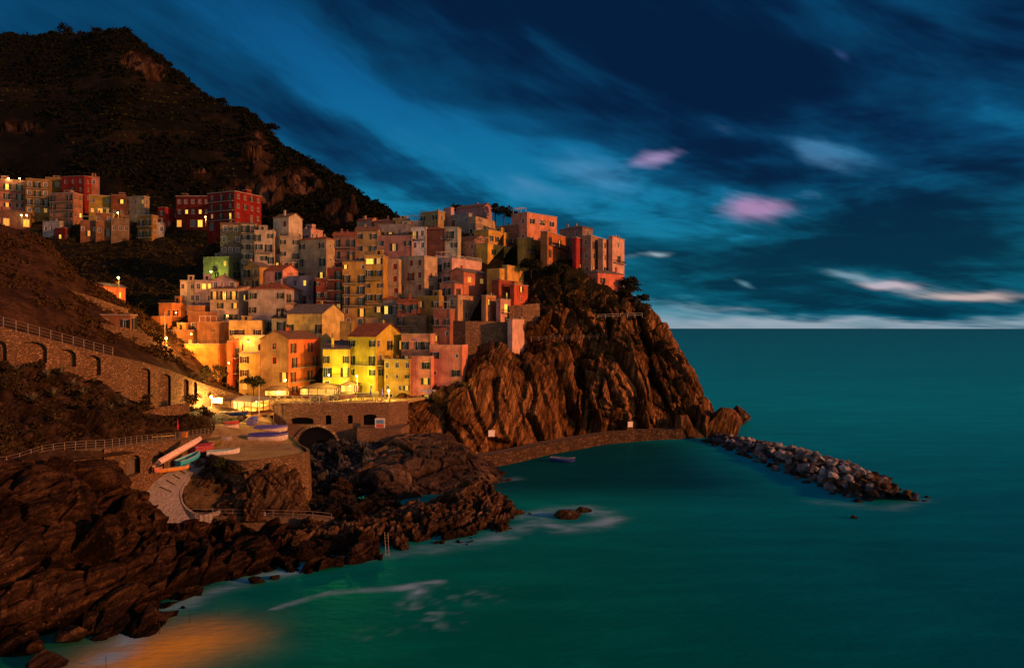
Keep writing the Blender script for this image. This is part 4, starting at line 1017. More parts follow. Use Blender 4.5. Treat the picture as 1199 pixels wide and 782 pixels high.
H('salmon back house with low tiled roof next to the mountain', 418, 436, 443, 257, 284, SA, 'gx', 'p', 'p', Y=312, tile=T_RED)
H('dark brown back house under television aerials', 438, 463, 463, 259, 284, (.17, .09, .07), 'hip', 'p.p', Y=311, rel=9)
H('yellowish back house with three aerials on its roof', 460, 478, 478, 257, 284, (.38, .29, .1), 'flat', 'p.', Y=311, rel=9)
H('grey back house with timber roof terrace beside the yellow roof cabin', 476, 495, 495, 259, 286, (.26, .23, .21), 'terrace', 'd.d', Y=308, rel=9)
# ---- the crown of the headland
H('sandy ochre house with arched windows below the mauve skyline house', 548, 557, 581, 254, 278, (.48, .32, .14), 'cornice', 'p', 'p.a', Y=296, rel=30)
H('brown house with tall shutters left of the salmon palazzo', 580, 605, 609, 263, 288, (.22, .1, .07), 'cornice', 'w.d', 'p', Y=290)
H('salmon palazzo with three shuttered windows on the skyline', 599, 617, 652, 249, 286, (.54, .22, .13), 'cornice', '.p/.p', 'www/=d.bd', Y=288, rel=42)
H('stone house with pink lit gable left of the amber house', 535, 556, 571, 280, 312, (.36, .2, .13), 'gx', 'p.p/p', 'w/.', mat=mat_masonry('pink_rubble', (.40, .23, .16), 1.4), Y=276)
H('amber roof storey with three windows above the amber house', 555, 572, 597, 269, 288, (.50, .30, .06), 'cornice', 'p', 'ww.w', Y=280, rel=32)
H('amber house with olive side wall above the cliff', 556, 571, 608, 285, 322, (.56, .33, .06), 'terrace', '/p', 'w.w/www', Y=274, rel=32)
H('ochre house with a green shuttered door on the cliff edge', 606, 616, 634, 279, 310, (.42, .24, .05), 'cornice', '/', '=.d./p', Y=273, rel=25)
H('dark orange house with tall french windows on the cliff edge', 633, 641, 673, 271, 316, (.40, .14, .045), 'cornice', '/', '=d.d.p/d.d.b/p.ps', Y=270, rel=20)
H('narrow crimson house on the cliff edge', 671, 675, 684, 278, 318, (.34, .03, .025), 'cornice', '', 'p/p/+p', Y=272, rel=20)
H('brown townhouse with green shutters near the seaward end', 681, 692, 712, 276, 322, (.30, .18, .11), 'cornice', 'p/p/p', 'd.d/c.c/w.b', Y=274, rel=22)
H('dark roofed skyline house behind the brown townhouse', 655, 682, 694, 266, 292, (.22, .15, .12), 'hip', '.p/p', 'p/p', Y=286, tile=T_GRY)
H('peach townhouse second from the seaward end', 700, 706, 721, 280, 322, (.52, .28, .16), 'cornice', '', 'c.c/p.p/d.p', Y=276, rel=22)
H('peach townhouse at the seaward end with a balcony', 715, 717, 731, 277, 322, (.54, .30, .22), 'cornice', '', 'p/=d/p.', Y=278, rel=20)
H('coral villa with lit bay window at the seaward cliff edge', 682, 700, 730, 319, 356, (.56, .16, .10), 'hip', '.p/d', 'w.p/=d*d.p', Y=262, rel=38, tile=T_GRY)
# ---- the stepped pink and orange houses above the cliff
H('tall pale pink house with a wide white roof terrace', 509, 529, 564, 302, 352, (.54, .34, .29), 'terrace', '=dw/=dw/ww', '/', Y=256, rel=36, rail=mat_simple('white_railing', (.6, .56, .54), .5))
H('round attic room with glazed gable under the white roof terrace', 527, 543, 571, 318, 336, (.46, .16, .09), 'gy', '/', '*W*W', Y=247, rel=32, tile=T_GRY)
H('brick pink belvedere with white terrace chairs under a slate hip roof', 515, 532, 579, 331, 348, (.46, .17, .11), 'hip', 'd', '=d.dwd', Y=241, rel=26, tile=T_GRY)
H('amber terrace wall with a pergola under the amber house', 570, 585, 595, 316, 336, (.52, .30, .07), 'flat', '.', '.', Y=250, rel=35)
H('blank amber cube to the right of the pergola terrace', 588, 594, 613, 312, 334, (.54, .30, .07), 'flat', '', '.', Y=252, rel=28)
H('dark red house with one bright window under the pergola terrace', 576, 584, 602, 329, 352, (.26, .06, .03), 'flat', '', '=*b', Y=246, rel=30)
H('vermilion cottage with white framed lit window on the cliff', 597, 602, 618, 333, 357, (.44, .085, .035), 'terrace', '', '*w/p', Y=246, rel=28, frame=WHITE_)
H('long tan bastion house on the stone rampart', 523, 536, 570, 346, 376, (.40, .25, .14), 'cornice', 'p/p', 'p.s.p/.wp.s', Y=238, rel=24)
H('orange tan wing with one lit window beside the bastion house', 566, 569, 588, 346, 376, (.50, .25, .11), 'cornice', '', '*p.p/p.d', Y=239, rel=24)
H('narrow house with a railed loggia right of the orange tan wing', 583, 586, 599, 350, 382, (.52, .27, .20), 'terrace', '', '=*o/w', Y=239, rel=24)
H('white plastered lift tower with two small windows hanging on the cliff', 598, 600, 618, 374, 411, (.60, .36, .29), 'cornice', '', '.w/..s', Y=231, rel=16, name='tower', cat='tower', fnd=3)
# ---- the lower village by the harbour
H('lone hut with orange lit wall on the dark slope at the left', 108, 121, 147, 334, 354, (.50, .17, .07), 'gy', 's', '.p', Y=228, tile=T_GRY, rel=30)
H('upper orange house with posts on its parapet in the lower left cluster', 186, 201, 223, 355, 378, OR, 'terrace', '.p', 'w.w', Y=243, rel=40)
H('orange roof terrace with planters right of the upper orange house', 221, 240, 266, 358, 380, (.40, .18, .07), 'terrace', 'op', '=pd.', Y=245, rel=30)
H('wide orange house with three windows below the upper orange house', 176, 188, 222, 372, 392, (.62, .22, .06), 'flat', 'p', 'w.pw', Y=238, rel=38)
H('brown terrace house with low walls in the lower left cluster', 220, 243, 273, 367, 396, (.24, .11, .06), 'flat', 'pd', 'p.p', Y=239, rel=36)
H('flat roofed orange studio with a lit corner window behind the tall street lamp', 180, 206, 239, 387, 416, (.46, .24, .07), 'cornice', '.', '*W*W.', Y=226, rel=30)
H('brown box house with orange right wall and one small window', 231, 256, 275, 379, 412, (.30, .15, .07), 'flat', '.s/..', 's.', Y=233, rel=38)
H('large blank orange wall house above the curving footpath wall', 216, 257, 271, 403, 440, (.64, .29, .06), 'terrace', 's.../..p.', 's/p', Y=221, rel=18)
H('cream yellow house with four tall shutters under a sloping roof', 268, 306, 316, 377, 402, (.56, .38, .13), 'flat', 'ww.w', 's', Y=233, rel=12, shut=BROWN)
H('pale cream lower wing with brown shutters', 274, 314, 314, 393, 420, (.55, .42, .2), 'cornice', 'w.w', Y=228, rel=10, shut=BROWN)
H('narrow vermilion house with stacked balconies beside the orange wall house', 267, 272, 283, 401, 456, (.62, .15, .05), 'flat', '', '=d/=d/d', Y=218, rel=22)
H('yellow house with brown shutters behind the harbour tree', 280, 306, 306, 414, 460, (.52, .34, .09), 'cornice', 'w./w./p.', Y=217, rel=10, shut=BROWN)
H('tall vermilion house with brown gable wall behind the harbour bridge', 305, 338, 385, 397, 465, (.66, .15, .05), 'gy', '.p./.c./..*d/', 'd.d.d/=d.dd/=d.d.d/w.*ww', Y=212, rel=34, shut=BROWN, lcol=(.34, .19, .085))
H('small grey green annex left of the big yellow gable house', 318, 339, 339, 373, 402, (.36, .33, .22), 'shed', 'd/=d', Y=234, rel=8, tile=T_BRN)
H('big yellow house with plain cream gable wall in shadow', 336, 377, 403, 367, 414, (.52, .40, .14), 'gx', 'd...d/p.p.p', '/', Y=227, rel=34, tile=T_GRY)
H('low yellow house with grey lean-to roof beside the vermilion house', 378, 409, 409, 409, 458, (.56, .40, .05), 'shed', 'd..d/=d.d/p.p', Y=215, rel=10, tile=T_GRY, rr=2.2)
H('bright yellow gable house with white framed doors over the piazza', 408, 440, 472, 394, 462, (.54, .40, .05), 'gx', 'w..w/=d..d/w..w/s.s', 'p.d.d/=p../w.d/.ab', Y=214, rel=36, tile=T_RED, rr=3.6)
H('salmon house with parasol roof terrace behind the coral harbour house', 470, 504, 504, 391, 428, SA, 'terrace', 'd.dd/=*ddd', Y=220, rel=12)
H('ochre house with nine narrow windows on the piazza corner', 450, 480, 480, 421, 474, (.46, .28, .06), 'terrace', 'p.p.p/p.p.w/p.p*w/a..', Y=213.5, rel=12)
H('coral harbour house with two lit windows left of the cliff', 479, 505, 505, 419, 474, (.68, .25, .16), 'flat', '.w/.*w/.*d', Y=214, rel=14)
H('upper block of the coral harbour house with one lone shuttered pair', 503, 541, 541, 406, 468, (.68, .25, .16), 'flat', 'w.s/s.w/w..', Y=215.5, rel=14)
H('ochre house wall with dark doorway between the gable house and the tenements', 372, 412, 412, 378, 408, (.30, .22, .08), 'flat', 'p.d.', Y=236, rel=10)
H('low brown house with clutter on its roof behind the bright yellow gable house', 428, 470, 470, 374, 402, (.28, .2, .12), 'flat', '.a.p', Y=239, rel=10)
H('shadowed tan house above the salmon house with the parasol terrace', 470, 500, 500, 372, 400, (.24, .14, .07), 'flat', 'p.p.d', Y=236, rel=10)
H('narrow brick house at the foot of the bastion rampart', 507, 527, 527, 362, 400, (.30, .12, .08), 'terrace', '=d.d/d.p', Y=231, rel=12)
# ------------------------------------------------------------------ walls with arches, walks, quay
M_WALL = mat_masonry('rubble_wall', (.17, .10, .055), 1.5)
M_BRIDGE = mat_masonry('bridge_stone', (.24, .145, .09), 2.8)
M_PAVE = mat_rock('quay_paving', (.34, .22, .085), (.50, .34, .14), (.60, .43, .2), (1, 1, 1), .35, soil=True)
M_RAMP = mat_rock('slipway_concrete', (.32, .29, .28), (.44, .40, .39), (.52, .48, .46), (1, 1, 1), .4, soil=True)
M_PATH = mat_rock('walkway_concrete', (.13, .09, .06), (.19, .135, .095), (.24, .18, .13), (1, 1, 1), .5, soil=True)
M_VOID = mat_simple('arch_lining', (.10, .075, .06), 1.0)
def surf_at(g, u, v):
    p = g.reshape(-1, 3); d = (CX + p[:, 0] / p[:, 1] * F - u) ** 2 + (CY - (p[:, 2] - CAMZ) / p[:, 1] * F - v) ** 2
    k = np.where(d < max(9, d.min() + 2))[0]
    return p[k[np.argmin(p[k, 1])]]
def arched_wall(name, label, cat, line, mat, zbot, ops, depth=1.4, thick=.6, step=1.0, back=(-.45, .9)):
    """line: (u, v, Y) along the wall head; ops: (u0, u1, v_crown, v_foot, round?)"""
    us = [p[0] for p in line]
    def top(u): return P(u, np.interp(u, us, [p[1] for p in line]), np.interp(u, us, [p[2] for p in line]))
    cols = sorted({*np.arange(us[0], us[-1] + .01, step), *[o[0] for o in ops], *[o[1] for o in ops]})
    m = MB(); bk = np.array([*back, 0]); bk = bk / np.linalg.norm(bk)
    zb = lambda u: zbot(u) if callable(zbot) else zbot
    def crown(o, u):
        t = top((o[0] + o[1]) / 2); Y = t[1]; zc = CAMZ - (o[2] - CY) * Y / F; zf = CAMZ - (o[3] - CY) * Y / F
        if not o[4]: return zf, zc
        w = abs(o[1] - o[0]) / 2 * Y / F; x = (u - (o[0] + o[1]) / 2) / ((o[1] - o[0]) / 2); rise = min(w * o[4], zc - zf)
        return zf, zc - rise * (1 - math.sqrt(max(0, 1 - x * x)))
    at = lambda u, z, d=0: tuple(np.array([*top(u)[:2], z]) + bk * d)
    for a, b in zip(cols[:-1], cols[1:]):
        mid = (a + b) / 2
        here = sorted([o for o in ops if o[0] <= mid <= o[1]], key=lambda o: -o[2])
        za, zb_ = zb(a), zb(b)
        for o in here:
            fa, ca = crown(o, a); fb, cb = crown(o, b)
            m.quad(at(a, za), at(b, zb_), at(b, fb), at(a, fa)); za, zb_ = ca, cb
            m.quad(at(a, ca), at(b, cb), at(b, cb, depth), at(a, ca, depth)); m.quad(at(a, fa), at(a, fa, depth), at(b, fb, depth), at(b, fb))
            m.quad(at(a, fa, depth), at(a, ca, depth), at(b, cb, depth), at(b, fb, depth), 1 if depth > 2 else 0)
        m.quad(at(a, za), at(b, zb_), at(b, top(b)[2]), at(a, top(a)[2]))
        m.quad(at(a, top(a)[2]), at(b, top(b)[2]), at(b, top(b)[2], thick), at(a, top(a)[2], thick))
        m.quad(at(b, zb_, thick), at(a, zb(a), thick), at(a, top(a)[2], thick), at(b, top(b)[2], thick)) if not here else None
    for o in ops:
        for u in (o[0], o[1]):
            f, c = crown(o, u)
            if c > f + .01: m.quad(at(u, f), at(u, f, depth), at(u, c, depth), at(u, c))
    return tag(m.build(name, [mat, M_VOID]), label, cat)
walk_top = [(-120, 362, 129), (0, 382, 130), (60, 397.5, 139), (130, 416, 151), (170, 425, 162), (200, 434, 172), (240, 450, 188), (292, 467, 203)]
arched_wall('retaining_wall', 'long stone wall with blind arches carrying the footpath down to the harbour', 'wall', walk_top, M_WALL,
            lambda u: 12.0, [(-9, 8, 399, 424, 1), (18, 55, 400, 426, .55), (65, 89, 409, 430, .7), (98, 118, 416, 440, .7), (156, 176, 431, 484, .5), (183, 200, 438, 484, .6), (213, 221, 444, 465, 1), (225, 231, 447, 470, 1)], thick=2.4)
arched_wall('retaining_wall', 'lower rubble wall on the bank below the arches', 'wall', [(150, 488, 150), (185, 477, 156), (222, 471, 165)], M_WALL, lambda u: 12, [], thick=.6)
arched_wall('retaining_wall', 'rubble wall with two boat vaults beside the slipway', 'wall', [(122, 526, 116), (160, 521, 125.5), (200, 516.5, 139), (246, 510, 158)], M_WALL,
            lambda u: 5.0, [(148, 164, 533, 557, 1), (178, 192, 529, 552, 1)], depth=2.6)
arched_wall('terrace_wall', 'weathered dry stone wall along the upper edge of the near slope', 'wall', [(45, 336, 185), (80, 339, 188), (110, 348, 192), (150, 362, 200)], M_WALL, lambda u: 38.0, [], thick=.5)
arched_wall('terrace_wall', 'stepped dry stone wall under the pergola house on the near slope', 'wall', [(118, 378, 172), (150, 384, 176), (176, 394, 186)], M_WALL, lambda u: 26.0, [], thick=.5)
arched_wall('rampart', 'massive stone rampart under the tan bastion house', 'wall', [(522, 375, 236.5), (545, 376, 234), (575, 376, 235), (600, 378, 236)], mat_masonry('rampart_stone', (.25, .145, .08), 1.9), lambda u: 18.0, [], thick=3.0)
arched_wall('rampart', 'rough stone wall carrying the vermilion cottage above the lift tower', 'wall', [(596, 358, 243.5), (612, 357, 243.8), (632, 355, 247)], mat_masonry('rampart_stone', (.25, .145, .08), 1.9), lambda u: 24.0, [], thick=3.0)
arched_wall('bridge', 'stone bridge with a big round arch carrying the harbour piazza', 'bridge', [(304, 477, 200), (316, 473.5, 196.5), (335, 472.3, 195), (400, 472, 196), (456, 471, 199), (478, 470, 203)], M_BRIDGE,
            lambda u: -2.0, [(345, 397, 499.5, 530, 1), (340, 367, 488.5, 497, .25), (381, 388, 486, 497, .4), (407, 413, 486, 496, .4), (425, 441, 485, 498, .3)], depth=6, back=(-.1, 1), thick=6, step=1)
# voussoirs of the big arch stand a little proud
m = MB(); cA = P(371, 500, 195.4); rA = 26 * 195 / F
for i in range(27):
    t0, t1 = math.pi * i / 27 + .012, math.pi * (i + 1) / 27 - .012
    pts = []
    for t, r in ((t0, rA + .02), (t1, rA + .02), (t1, rA + .6), (t0, rA + .6)):
        x = cA[0] - r * math.cos(t); z = CAMZ - (499.5 - CY) * 195.5 / F - rA + r * math.sin(t); pts.append((x, z))
    fy = 195.05
    m.add([(x, fy - .16, z) for x, z in pts] + [(x, fy + .6, z) for x, z in pts], [(0, 1, 2, 3), (0, 4, 5, 1), (1, 5, 6, 2), (2, 6, 7, 3), (3, 7, 4, 0)])
br_o = [o for o in COL.objects if o.name.startswith('bridge')][0]
m.build('arch_ring', mat_masonry('voussoir_stone', (.34, .24, .15), .8), br_o)
def ribbon(name, left, right, mat, n=60, skirt=0, k=5, kind='structure'):
    L_, R_ = resample(left, n), resample(right, n); rows_ = [L_ * (1 - t) + R_ * t for t in np.linspace(0, 1, k)]
    if skirt:
        a = rows_[0].copy(); a[:, 2] -= skirt; b = rows_[-1].copy(); b[:, 2] -= skirt; rows_ = [a] + rows_ + [b]
    g = np.array(rows_); o = link(name, grid_mesh(name, g, mat, False)); return tag(o, kind=kind)
pl = [P(*p) for p in ((252, 534, 144), (238, 523, 156), (248, 508, 161), (246, 491, 182), (252, 484, 192))]
pr = [P(*p) for p in ((358, 531, 147), (350, 521, 157.5), (340, 512, 167), (322, 497, 183.5), (316, 488, 193))]
ribbon('quay', pl, pr, M_PAVE, 60, 0, 8)
front = [P(*p) for p in ((236, 524, 155.5), (250, 535, 143.6), (285, 541.5, 137.6), (325, 537, 141), (359, 531, 147), (351, 521, 158), (341, 512, 167.4), (323, 497, 184), (314, 487, 194))]
# apron between the straight quay end and its rounded outer edge
ap = MB(); fr_ = resample(front[1:5], 24); st_ = resample([pl[0], pr[0]], 24)
for i in range(23): ap.quad(st_[i] + [0, 0, .004], fr_[i] + [0, 0, .004], fr_[i + 1] + [0, 0, .004], st_[i + 1] + [0, 0, .004])
tag(ap.build('quay_apron', M_PAVE), kind='structure')
w = MB(); fr_ = resample(front, 70)
for i in range(69):
    a, b = fr_[i], fr_[i + 1]; d = b - a; n_ = np.array([d[1], -d[0], 0]); n_ /= np.linalg.norm(n_) + 1e-9
    dn = np.array([0, 0, -9.5]); up = np.array([0, 0, .32]); q = -n_ * .45
    w.quad(a + dn + n_ * .5, b + dn + n_ * .5, b + up, a + up); w.quad(a + up, b + up, b + up + q, a + up + q); w.quad(a + up + q, b + up + q, b + q, a + q)
tag(w.build('quay_wall', mat_masonry('quay_stone', (.17, .105, .058), 1.8)), 'curved stone quay wall with low kerb round the boat landing', 'wall')
rl = [P(*p) for p in ((150, 612, 124), (163, 596, 126.5), (166, 580, 128.5), (186, 560, 134), (216, 543, 143), (240, 526, 155))]
rr_ = [P(*p) for p in ((226, 612, 127), (216, 598, 129), (211, 584, 131.5), (218, 562, 137), (238, 545, 144), (255, 533, 151))]
ribbon('slipway', rl, rr_, M_RAMP, 50, 3, 6)
L_, R_ = resample(rl, 50), resample(rr_, 50)
for i, k in enumerate((14, 18, 22, 26, 30, 34, 38, 42)):
    a = L_[k] * .72 + R_[k] * .28; b = L_[k] * .3 + R_[k] * .7; m = MB(); d = (b - a) / np.linalg.norm(b - a); m.bar(a + [0, 0, .06], b + [0, 0, .06], .11, 4)
    tag(m.build('skid_timber', mat_simple('wet_timber', (.05, .035, .025), .8)), 'dark skid timber laid across the concrete slipway', 'timber', 'skid timbers across the slipway')
# kerb wall that sweeps round the slipway on its right
kb = [P(*p) for p in ((256, 531, 151), (240, 545, 144.5), (220, 562, 137.5), (213, 580, 132.5), (218, 594, 130), (232, 603, 129), (262, 597, 133))]
kk = resample(kb, 40); m = MB()
for i in range(39):
    a, b = kk[i], kk[i + 1]; d = b - a; n_ = np.array([d[1], -d[0], 0]); n_ = n_ / (np.linalg.norm(n_) + 1e-9) * .35; u_ = np.array([0, 0, .22]); z_ = np.array([0, 0, -2.0])
    m.quad(a + z_, b + z_, b + u_, a + u_); m.quad(a + u_, b + u_, b + u_ + n_, a + u_ + n_); m.quad(b + z_ + n_, a + z_ + n_, a + u_ + n_, b + u_ + n_)
tag(m.build('kerb_wall', M_RAMP), 'low curved concrete kerb wall on the right side of the slipway', 'wall')
qs = loft([[P(*p) for p in r] for r in (((256, 532, 152), (240, 546, 145), (221, 562, 138), (215, 580, 133), (220, 595, 130.5)), ((262, 536, 149), (256, 546, 145), (246, 560, 140), (240, 578, 135), (240, 597, 132)), ((285, 545, 143), (275, 555, 141.5), (268, 568, 139), (262, 582, 136), (262, 597, 133.5)))], 40, 24)
tag(link('grassy_bank', grid_mesh('grassy_bank', rockify(qs, .3, 4, .4, (2, 2, 2), (0, 0), .2, .2, 91), mat_rock('dry_bank', (.06, .04, .02), (.16, .105, .05), (.24, .165, .08), (1, 1, 1), .6, soil=True))), kind='structure')
wl = [P(*p) for p in ((-260, 548, 90), (-60, 549, 94), (0, 546.5, 98), (50, 532, 105), (128, 523.5, 118), (160, 519, 127), (200, 514.5, 141), (248, 507.5, 161))]
wr = [p + np.array([-.9, 2.2, .05]) for p in wl]
ribbon('walkway', wl, wr, M_PATH, 80, 2.5, 3)
fw = [P(*p) for p in ((120, 607, 124), (165, 605, 126.5), (250, 604.5, 130.5), (330, 605.5, 132.5), (372, 607, 134), (388, 609, 135))]
ribbon('shore_path', fw, [p + np.array([0, 2.2, .05]) for p in fw], M_PATH, 70, 3, 3)
# seawall and path at the foot of the headland
sw = [G(*p) for p in ((540, 552), (585, 544.5), (612, 539), (640, 532), (668, 527), (700, 521), (740, 516.5), (790, 513.5), (822, 512))]
a = [p + np.array([0, 0, 2.7]) for p in sw]; b = [p + np.array([-2.0, 5.5, 2.75]) for p in sw]
ribbon('headland_path', a, b, M_PATH, 80, 0, 3)
w = MB(); s_ = resample(sw, 80); wob = [.25 * math.sin(i * 1.3) + .2 * math.sin(i * .41) for i in range(80)]
for i in range(79):
    p, q = s_[i] + [0, wob[i], 0], s_[i + 1] + [0, wob[i + 1], 0]
    f = lambda z, o: (p + [0.3 * o, -o, z], q + [0.3 * o, -o, z])
    (p0, q0), (p1, q1), (p2, q2), (p3, q3) = f(-2, 1.5), f(.6, .9), f(3.1, .1), f(3.1, -.35)
    w.quad(p0, q0, q1, p1); w.quad(p1, q1, q2, p2); w.quad(p2, q2, q3, p3); w.quad(p3, q3, q3 - [0, 0, .45], p3 - [0, 0, .45])
tag(w.build('seawall', mat_masonry('seawall_stone', (.075, .046, .028), .8)), 'rough stone seawall with footpath along the foot of the headland cliff', 'wall')
# the piazza deck on the bridge, and the street behind the pavilion
pz = [P(*p)[:2] for p in ((304, 477, 200.3), (316, 473.5, 196.8), (335, 472.3, 195.3), (400, 472, 196.3), (456, 471, 199.3), (478, 470, 203.3))]
zp = P(400, 472, 196)[2]
m = MB(); bkp = [P(520, 470, 225)[:2], P(300, 470, 226)[:2]]
m.prism(list(pz) + bkp, zp - .6, zp + .01); tag(m.build('piazza', M_PAVE), kind='structure')
st1_ = [P(*p) for p in ((262, 486, 191), (256, 478, 199), (252, 470, 210))]; st2_ = [P(*p) for p in ((320, 486, 194), (322, 476, 201), (322, 468, 214))]
ribbon('street', st1_, st2_, M_PAVE, 20, 2, 4)
# ------------------------------------------------------------------ railings
M_STEEL = mat_simple('galvanised_rail', (.30, .24, .19), .5, .3)
M_WOOD = mat_simple('weathered_wood', (.42, .30, .19), .8)
def railing(label, line, hp, step, mat, rails=(1.0, .5), r=.045, cross=False, rr_=.03, name='railing', bars=0, group=None):
    ln = np.asarray(line); d = np.r_[0, np.cumsum(np.linalg.norm(np.diff(ln, axis=0), axis=1))]; n = max(2, int(d[-1] / step)) + 1
    pts = catmull(d, ln, np.linspace(0, d[-1], n)); o = Vector(pts[0]); root = empty(name, o); tag(root, label, 'railing', group)
    pm = MB()
    if cross: pm.box(-r, r, -r, r, -.2, hp)
    else: pm.bar((0, 0, -.2), (0, 0, hp), r, 5)
    pme = pm.mesh('post', mat)
    for p in pts: link('post', pme, root, Vector(p) - o)
    for f in rails:
        m = MB()
        for a, b in zip(pts[:-1], pts[1:]): m.bar(Vector(a) - o + Vector((0, 0, hp * f)), Vector(b) - o + Vector((0, 0, hp * f)), rr_, 4)
        m.build('rail', mat, root)
    if cross or bars:
        m = MB()
        for a, b in zip(pts[:-1], pts[1:]):
            A, B = Vector(a) - o, Vector(b) - o; lo, hi = Vector((0, 0, .15)), Vector((0, 0, hp * .9))
            if cross: m.bar(A + lo, B + hi, .07, 4); m.bar(A + hi, B + lo, .07, 4)
            else:
                for k in range(1, bars): q = A.lerp(B, k / bars); m.bar(q + lo * .3, q + Vector((0, 0, hp * .97)), .012, 3)
        m.build('lattice' if cross else 'bars', mat, root)
    return root
up = lambda L, z: [p + np.array([0, 0, z]) for p in L]
railing('timber railing with crossed lattice along the bridge piazza', [np.array([*p, zp]) + np.array([0, .35, 0]) for p in pz[1:5]], 1.85, 2.1, M_WOOD, (1.0, .12), .12, True, .10)
railing('timber lattice railing on the curve beside the pavilion restaurant', [P(318, 474, 197.5), P(309, 477, 201), P(302, 479, 204)], 1.85, 2.1, M_WOOD, (1.0, .12), .12, True, .10)
railing('tall steel mesh railing on the arched footpath wall', up([P(*p) for p in ((-60, 372, 130.3), (0, 382, 130.6), (60, 397.5, 139.6), (100, 408, 146), (132, 416.5, 152))], -.05), 1.7, 2.3, M_STEEL, (1.0, .66, .33), .05, False, .022)
railing('steel railing along the lower walkway above the shore rocks', up([p + np.array([0, .25, 0]) for p in wl[1:]], .05), 1.12, 2.0, M_STEEL, (1.0, .66, .33), .04, False, .02)
railing('thin two rail handrail along the shore path', up([p + np.array([0, .15, 0]) for p in fw], .05), 1.1, 3.3, M_STEEL, (1.0, .5), .04, False, .028)
railing('white path railing crossing the upper headland slope', [P(700, 373, 252.5), P(725, 372, 255), P(752, 371, 258)], 1.3, 2.4, mat_simple('white_railing', (.6, .56, .54), .5), (1.0, .5), .05, False, .03)
railing('rusty path railing on the cliff right of the lift tower', [P(622, 399, 238), P(650, 398, 243), P(700, 397, 248)], 1.2, 3.0, M_STEEL, (1.0, .5), .05, False, .025)
# ------------------------------------------------------------------ harbour restaurants
M_CANVAS = mat_simple('pale_canvas', (.22, .18, .14), .9); M_CREAM = mat_simple('cream_board', (.62, .52, .34), .8)
M_DKWD = mat_simple('dark_timber', (.07, .035, .02), .7); M_AWN = mat_simple('brown_awning', (.085, .045, .03), .9)
def point(name, loc, W, col=(1, .52, .12), parent=None, r=.15):
    l = bpy.data.lights.new(name, 'POINT'); l.energy = W; l.color = col; l.shadow_soft_size = r
    o = bpy.data.objects.new(name, l); COL.objects.link(o); o.parent = parent; o.location = [float(k) for k in loc]; return o
M_BULB = mat_emit('lamp_bulb', (1.0, .72, .28), 14)
def pavilion(label, ul, uc, ur, vb, Y, rel, hh, roofm, watts, lit=True, drop=.5, sides='LR'):
    t = (uc - CX) / F; xc = t * Y; a = math.atan(t) + math.radians(rel); s = (ul - CX) / F; tt = (ur - CX) / F
    L = (xc - s * Y) / (math.cos(a) + s * math.sin(a)); R = min(14, (tt * Y - xc) / (math.sin(a) - tt * math.cos(a)))
    zb = CAMZ - (vb - CY) * Y / F; ex = Vector((math.cos(a), -math.sin(a), 0)); ey = Vector((math.sin(a), math.cos(a), 0))
    cen = Vector((xc, Y, zb)) - ex * (L / 2) + ey * (R / 2); root = empty('restaurant', cen, -a); tag(root, label, 'restaurant')
    X0, X1, Y0, Y1 = -L / 2, L / 2, -R / 2, R / 2
    m = MB(); m.box(X0, X1, Y0, Y1, -1.5, .08); m.build('floor', M_PAVE, root)
    m = MB(); m.box(X0 - .1, X1 + .1, Y1 + .01, Y1 + .2, -1, hh - .05); m.box(X0 - .2, X0 - .01, Y0 + .3, Y1, -1, hh - .05); m.build('back_wall', M_CREAM, root)
    r = .9; rf = MB(); e = [(X0 - .5, Y0 - .6, hh - drop * .3), (X1 + .6, Y0 - .6, hh - drop * .3), (X1 + .6, Y1 + .4, hh), (X0 - .5, Y1 + .4, hh)]
    k = min(L, R) * .45; rd = [(X0 + k, 0, hh + r), (X1 - k, 0, hh + r)] if L > R else [(0, Y0 + k, hh + r), (0, Y1 - k, hh + r)]
    fs = [(0, 1, 5, 4), (1, 2, 5), (2, 3, 4, 5), (3, 0, 4)] if L > R else [(0, 1, 4), (1, 2, 5, 4), (2, 3, 5), (3, 0, 4, 5)]
    rf.add(e + rd, fs); rf.add([(x, y, z - .12) for x, y, z in e] + e, [(3, 2, 1, 0), (0, 1, 5, 4), (1, 2, 6, 5), (2, 3, 7, 6), (3, 0, 4, 7)]); rf.build('roof', roofm, root)
    pts = [(X0 + L * i / max(1, round(L / 2.6)), Y0) for i in range(round(L / 2.6) + 1)] + [(X1, Y0 + R * i / max(1, round(R / 2.0))) for i in range(1, round(R / 2.0) + 1)]
    pm = MB(); pm.box(-.09, .09, -.09, .09, 0, hh - .16); me = pm.mesh('post', M_DKWD)
    for x, y in pts: link('post', me, root, (x, y, .08))
    m = MB(); m.box(X0 + .1, X1 - .1, Y0 - .05, Y0 + .05, .1, .95); m.build('front_parapet', M_DKWD, root)
    m = MB(); m.box(X1 - .05, X1 + .05, Y0 + .1, Y1 - .1, .1, .85); m.build('side_parapet', M_DKWD, root)
    rh = random.Random(int(ul))
    for i in range(int(L / 2.4)):
        for j in range(max(1, int(R / 2.8))):
            x, y = X0 + 1.2 + i * 2.3, Y0 + 1.2 + j * 2.6
            if x > X1 - .6 or y > Y1 - .6: continue
            q = MB(); q.bar((x, y, .08), (x, y, .76), .05, 5); q.box(x - .42, x + .42, y - .42, y + .42, .76, .8); q.build('table', M_CREAM, root)
    for i in range(max(1, round(L / 5))):
        x = X0 + (i + .5) * L / max(1, round(L / 5)); q = MB(); q.bar((x, 0, hh - .05), (x, 0, hh - .5), .015, 3); q.sphere((x, 0, hh - .62), .14, 6, 4)
        o = q.build('pendant_lamp', M_BULB, root); point('light', (x, 0, hh - .85), watts / max(1, round(L / 5)), (1, .50, .11), root)
    return root
pavilion('open restaurant pavilion with lit interior beside the boat landing', 262, 294, 322, 486, 190.5, 46, 3.5, M_CANVAS, 4200)
